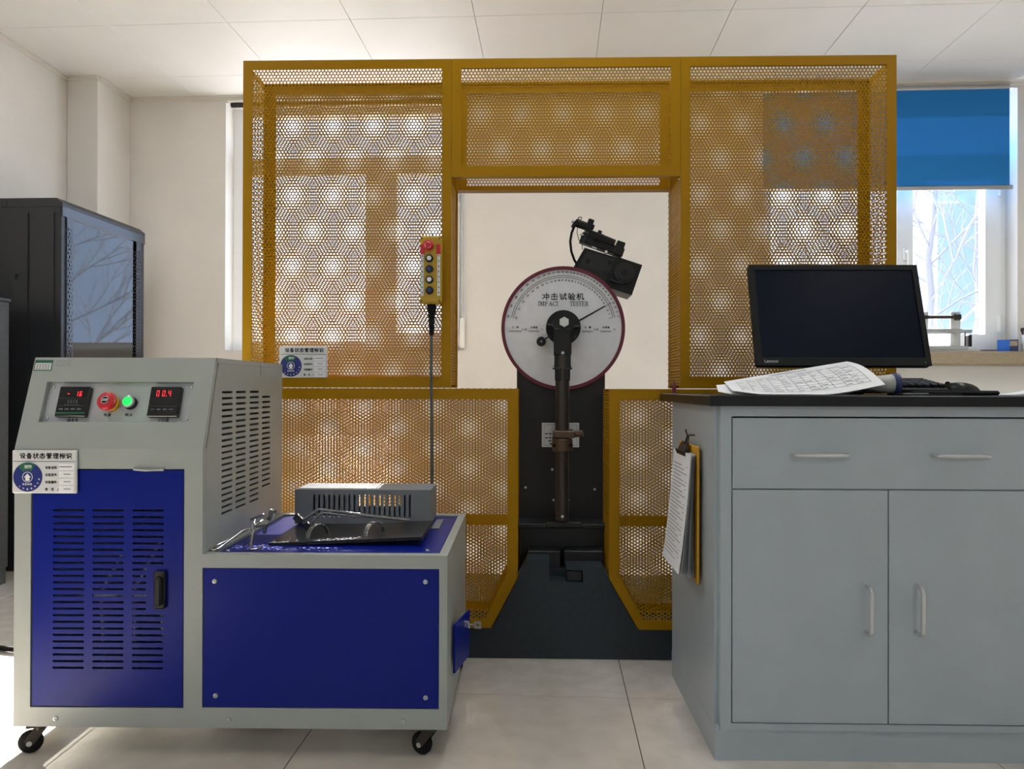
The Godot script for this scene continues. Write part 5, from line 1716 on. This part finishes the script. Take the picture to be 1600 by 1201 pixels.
# ------------------------------------------------------------------ window sill and cage fittings
func on_sill() -> void:
	var y := 1.078
	# roller blind
	var o := thing("roller_blind", "blue roller blind drawn half down over the right window", "blind", Vector3(1.9, 0, BACK + 0.02))
	var m := MB.new()
	m.span(Vector3(-0.68, 2.03, -0.001), Vector3(0.708, 2.59, 0.0005))
	part(o, "blind_cloth", m, W.blind)
	m = MB.new()
	m.tube([Vector3(-0.68, 2.6, -0.012), Vector3(0.71, 2.6, -0.012)], 0.018, 16)
	part(o, "roller", m, W.zinc)
	m = MB.new()
	m.cbox(Vector3(0.016, 2.022, 0), Vector3(1.42, 0.024, 0.012), 0.004)
	part(o, "bottom_bar", m, W.zinc)
	o = thing("roller_blind", "rolled-up blind at the head of the left window with hanging bead chain", "blind", Vector3(-1.27, 0, BACK + 0.02))
	m = MB.new()
	m.tube([Vector3(-0.7, 2.588, -0.03), Vector3(0.7, 2.588, -0.03)], 0.014, 16)
	part(o, "roller", m, W.tray)
	m = MB.new()
	m.cbox(Vector3(0, 2.606, -0.03), Vector3(1.43, 0.012, 0.05), 0.003)
	part(o, "head_rail", m, W.white)
	for x in [0.722, 0.736]:
		var pr2 := [Vector2(0, 1.3)]
		for i in 108:
			pr2.append_array([Vector2(0.0012, 1.3 + i * 0.0118), Vector2(0.0033, 1.3035 + i * 0.0118), Vector2(0.0033, 1.3075 + i * 0.0118)])
		pr2.append(Vector2(0, 2.575))
		m = MB.new()
		m.lathe(pr2, 8, flat(x, 0, 0.012), true)
		part(o, "bead_chain", m, W.zinc)
	m = MB.new()
	m.cbox(Vector3(0.729, 1.19, 0.0), Vector3(0.03, 0.18, 0.026), 0.004)
	part(o, "chain_holder", m, W.white)
	# bench clamp with threaded rod
	o = thing("screw_clamp", "small steel screw clamp fixture with threaded rod on the right sill", "clamp fixture", Vector3(2.228, y, BACK + 0.02))
	m = MB.new()
	m.cbox(Vector3(0.03, 0.006, 0.0), Vector3(0.32, 0.012, 0.1), 0.002)
	m.cbox(Vector3(0.0, 0.022, 0.0), Vector3(0.26, 0.02, 0.085), 0.002)
	part(o, "base_plates", m, W.zinc)
	for x in [0.08, -0.1]:
		m = MB.new()
		m.cbox(Vector3(x, 0.13, -0.005), Vector3(0.055, 0.2, 0.016), 0.002)
		part(o, "upright", m, W.handle)
	m = MB.new()
	var pr := [Vector2(0, -0.24)]
	for i in 60:
		pr.append(Vector2(0.0105, -0.24 + i * 0.0052))
		pr.append(Vector2(0.0088, -0.24 + i * 0.0052 + 0.0026))
	pr.append(Vector2(0, 0.075))
	m.lathe(pr, 14, Transform3D(Basis(Vector3.BACK, -PI / 2), Vector3(0.015, 0.2, 0.012)))
	part(o, "threaded_rod", m, W.steel)
	m = MB.new()
	m.tube([Vector3(0.07, 0.2, 0.012), Vector3(0.098, 0.2, 0.012)], 0.02, 6)
	part(o, "nut", m, W.steel)
	m = MB.new()
	m.tube([Vector3(-0.22, 0.118, 0.025), Vector3(0.1, 0.118, 0.025)], 0.014, 14)
	m.tube([Vector3(0.1, 0.117, 0.025), Vector3(0.155, 0.117, 0.025)], 0.01, 12)
	part(o, "smooth_rod", m, W.zinc)
	m = MB.new()
	m.tube([Vector3(0.12, 0.11, 0.025), Vector3(0.12, 0.03, 0.025)], 0.0035, 8)
	m.cbox(Vector3(0.138, 0.062, 0.03), Vector3(0.02, 0.066, 0.03), 0.002)
	part(o, "clamp_block", m, W.black)
	# blue box
	o = thing("blue_box", "small blue and black carton with a pale label on the right sill", "carton", Vector3(2.592, y, BACK + 0.03), -32.0)
	m = MB.new()
	m.cbox(Vector3(-0.02, 0.034, 0), Vector3(0.06, 0.068, 0.06), 0.001)
	part(o, "carton", m, mat(c8(20, 92, 190), 0.5))
	m = MB.new()
	m.cbox(Vector3(0.03, 0.034, 0), Vector3(0.04, 0.068, 0.06), 0.001)
	part(o, "carton_end", m, W.navy)
	m = MB.new()
	m.plate(Rect2(0.01, 0.032, 0.036, 0.028), [], 0.03, 0.0305)
	part(o, "carton_label", m, W.terrazzo)
	o = thing("spray_bottle", "white bottle with a dark nozzle at the right end of the sill", "bottle", Vector3(2.69, y, BACK + 0.055))
	m = MB.new()
	m.lathe([Vector2(0, 0), Vector2(0.03, 0), Vector2(0.032, 0.004), Vector2(0.032, 0.085), Vector2(0.026, 0.1), Vector2(0.012, 0.108), Vector2(0.012, 0.118), Vector2(0, 0.118)], 28)
	part(o, "bottle_body", m, W.white)
	m = MB.new()
	m.cbox(Vector3(-0.012, 0.126, 0), Vector3(0.055, 0.018, 0.022), 0.004)
	m.cbox(Vector3(-0.034, 0.112, 0), Vector3(0.008, 0.03, 0.012), 0.002, Basis(Vector3.BACK, 0.4))
	part(o, "nozzle", m, W.steel)
	# sticker on the sash
	m = MB.new()
	m.plate(Rect2(2.0, 1.535, 0.05, 0.05), [], BACK - 0.0969, BACK - 0.0962)
	var st := part(self, "sash_sticker", m, W.navy)
	tag(st, "small dark blue sticker with a white cross on the window frame", "sticker")
	m = MB.new()
	line2(m, Vector2(2.015, 1.56), Vector2(2.036, 1.56), 0.006, flat(0, 0, BACK - 0.0962))
	line2(m, Vector2(2.0255, 1.55), Vector2(2.0255, 1.571), 0.006, flat(0, 0, BACK - 0.0962))
	part(st, "cross", m, W.white)

func small_things() -> void:
	var cage := Transform3D(Basis(Vector3.UP, deg_to_rad(1.7)), Vector3(0, 0, -2.35))
	var o := thing("pendant_control", "yellow push button pendant with red stop button hung on the cage by its cable", "control pendant", cage * Vector3(-0.387, 1.13, 0.003), 1.7)
	var m := MB.new()
	m.cbox(Vector3(0, 0.107, 0.022), Vector3(0.067, 0.214, 0.042), 0.007)
	var b := part(o, "housing", m, W.pendant)
	for s in [-1, 1]:
		m = MB.new()
		m.cbox(Vector3(s * 0.026, 0.09, 0.0432), Vector3(0.0095, 0.13, 0.0012), 0.0003)
		part(b, "label_strip", m, W.sign)
	m = MB.new()
	for s in [-1, 1]:
		for i in 8:
			line2(m, Vector2(s * 0.026, 0.034 + i * 0.0165), Vector2(s * 0.026, 0.0355 + i * 0.0165), 0.0028, flat(0, 0, 0.0438))
	part(b, "strip_print", m, W.ink)
	for s in [-1, 1]:
		m = MB.new()
		m.cbox(Vector3(s * 0.025, 0.1715, 0.0434), Vector3(0.014, 0.031, 0.0014), 0.0004)
		part(b, "red_label", m, W.red)
	for p in [Vector2(-0.028, 0.205), Vector2(0.028, 0.205), Vector2(-0.028, 0.009), Vector2(0.028, 0.009)]:
		m = MB.new()
		m.disc(Vector3(p.x, p.y, 0.042), 0.0025, 0.0015, 10)
		part(b, "case_screw", m, W.black)
	m = MB.new()
	m.lathe([Vector2(0, 0), Vector2(0.013, 0), Vector2(0.013, 0.01), Vector2(0.0165, 0.012), Vector2(0.0165, 0.02), Vector2(0.013, 0.024), Vector2(0, 0.025)], 32, Transform3D(Basis(Vector3.RIGHT, PI / 2), Vector3(-0.0055, 0.1805, 0.042)), true)
	var es := part(o, "stop_button", m, W.red)
	m = MB.new()
	for a in [0.5, 2.6, 4.7]:
		arc(m, Vector2(-0.0055, 0.1805), 0.0095, 0.0014, a, a + 1.5, 8, flat(0, 0, 0.067))
	part(es, "arrow_print", m, W.sign)
	for i in 4:
		m = MB.new()
		var c := Vector3(-0.0035 + i * 0.0004, 0.142 - i * 0.0335, 0.042)
		m.lathe([Vector2(0, 0), Vector2(0.0122, 0), Vector2(0.0122, 0.008), Vector2(0.008, 0.01), Vector2(0, 0.01)], 28, Transform3D(Basis(Vector3.RIGHT, PI / 2), c))
		var pb := part(o, "push_button", m, W.black)
		m = MB.new()
		m.disc(c + Vector3(0, 0, 0.01), 0.0072, 0.002, 24)
		part(pb, "button_cap", m, W.white if i % 2 == 0 else W.navy)
	m = MB.new()
	var pr := [Vector2(0, -0.1)]
	for i in 9:
		var r := lerpf(0.006, 0.0105, i / 8.0)
		pr.append(Vector2(r, -0.098 + i * 0.0085))
		pr.append(Vector2(r + 0.0015, -0.094 + i * 0.0085))
	pr.append_array([Vector2(0.0145, -0.02), Vector2(0.0145, 0.002), Vector2(0, 0.002)])
	m.lathe(pr, 18, flat(0.001, 0, 0.022))
	part(o, "cable_boot", m, W.rubber)
	m = MB.new()
	m.tube([Vector3(0.001, -0.08, 0.022), Vector3(0.0, -0.2, 0.023), Vector3(0.002, -0.4, 0.022), Vector3(0.005, -0.6, 0.024), Vector3(0.006, -0.8, 0.024), Vector3(0.01, -1.0, 0.026), Vector3(0.02, -1.117, 0.03), Vector3(0.05, -1.122, 0.034)], 0.0048, 10)
	part(o, "cable", m, mat(c8(74, 78, 72), 0.6))
	m = MB.new()
	m.tube([Vector3(0, 0.21, 0.01), Vector3(0, 0.226, 0.006), Vector3(0, 0.226, -0.002)], 0.002, 8)
	part(o, "hook", m, W.steel)
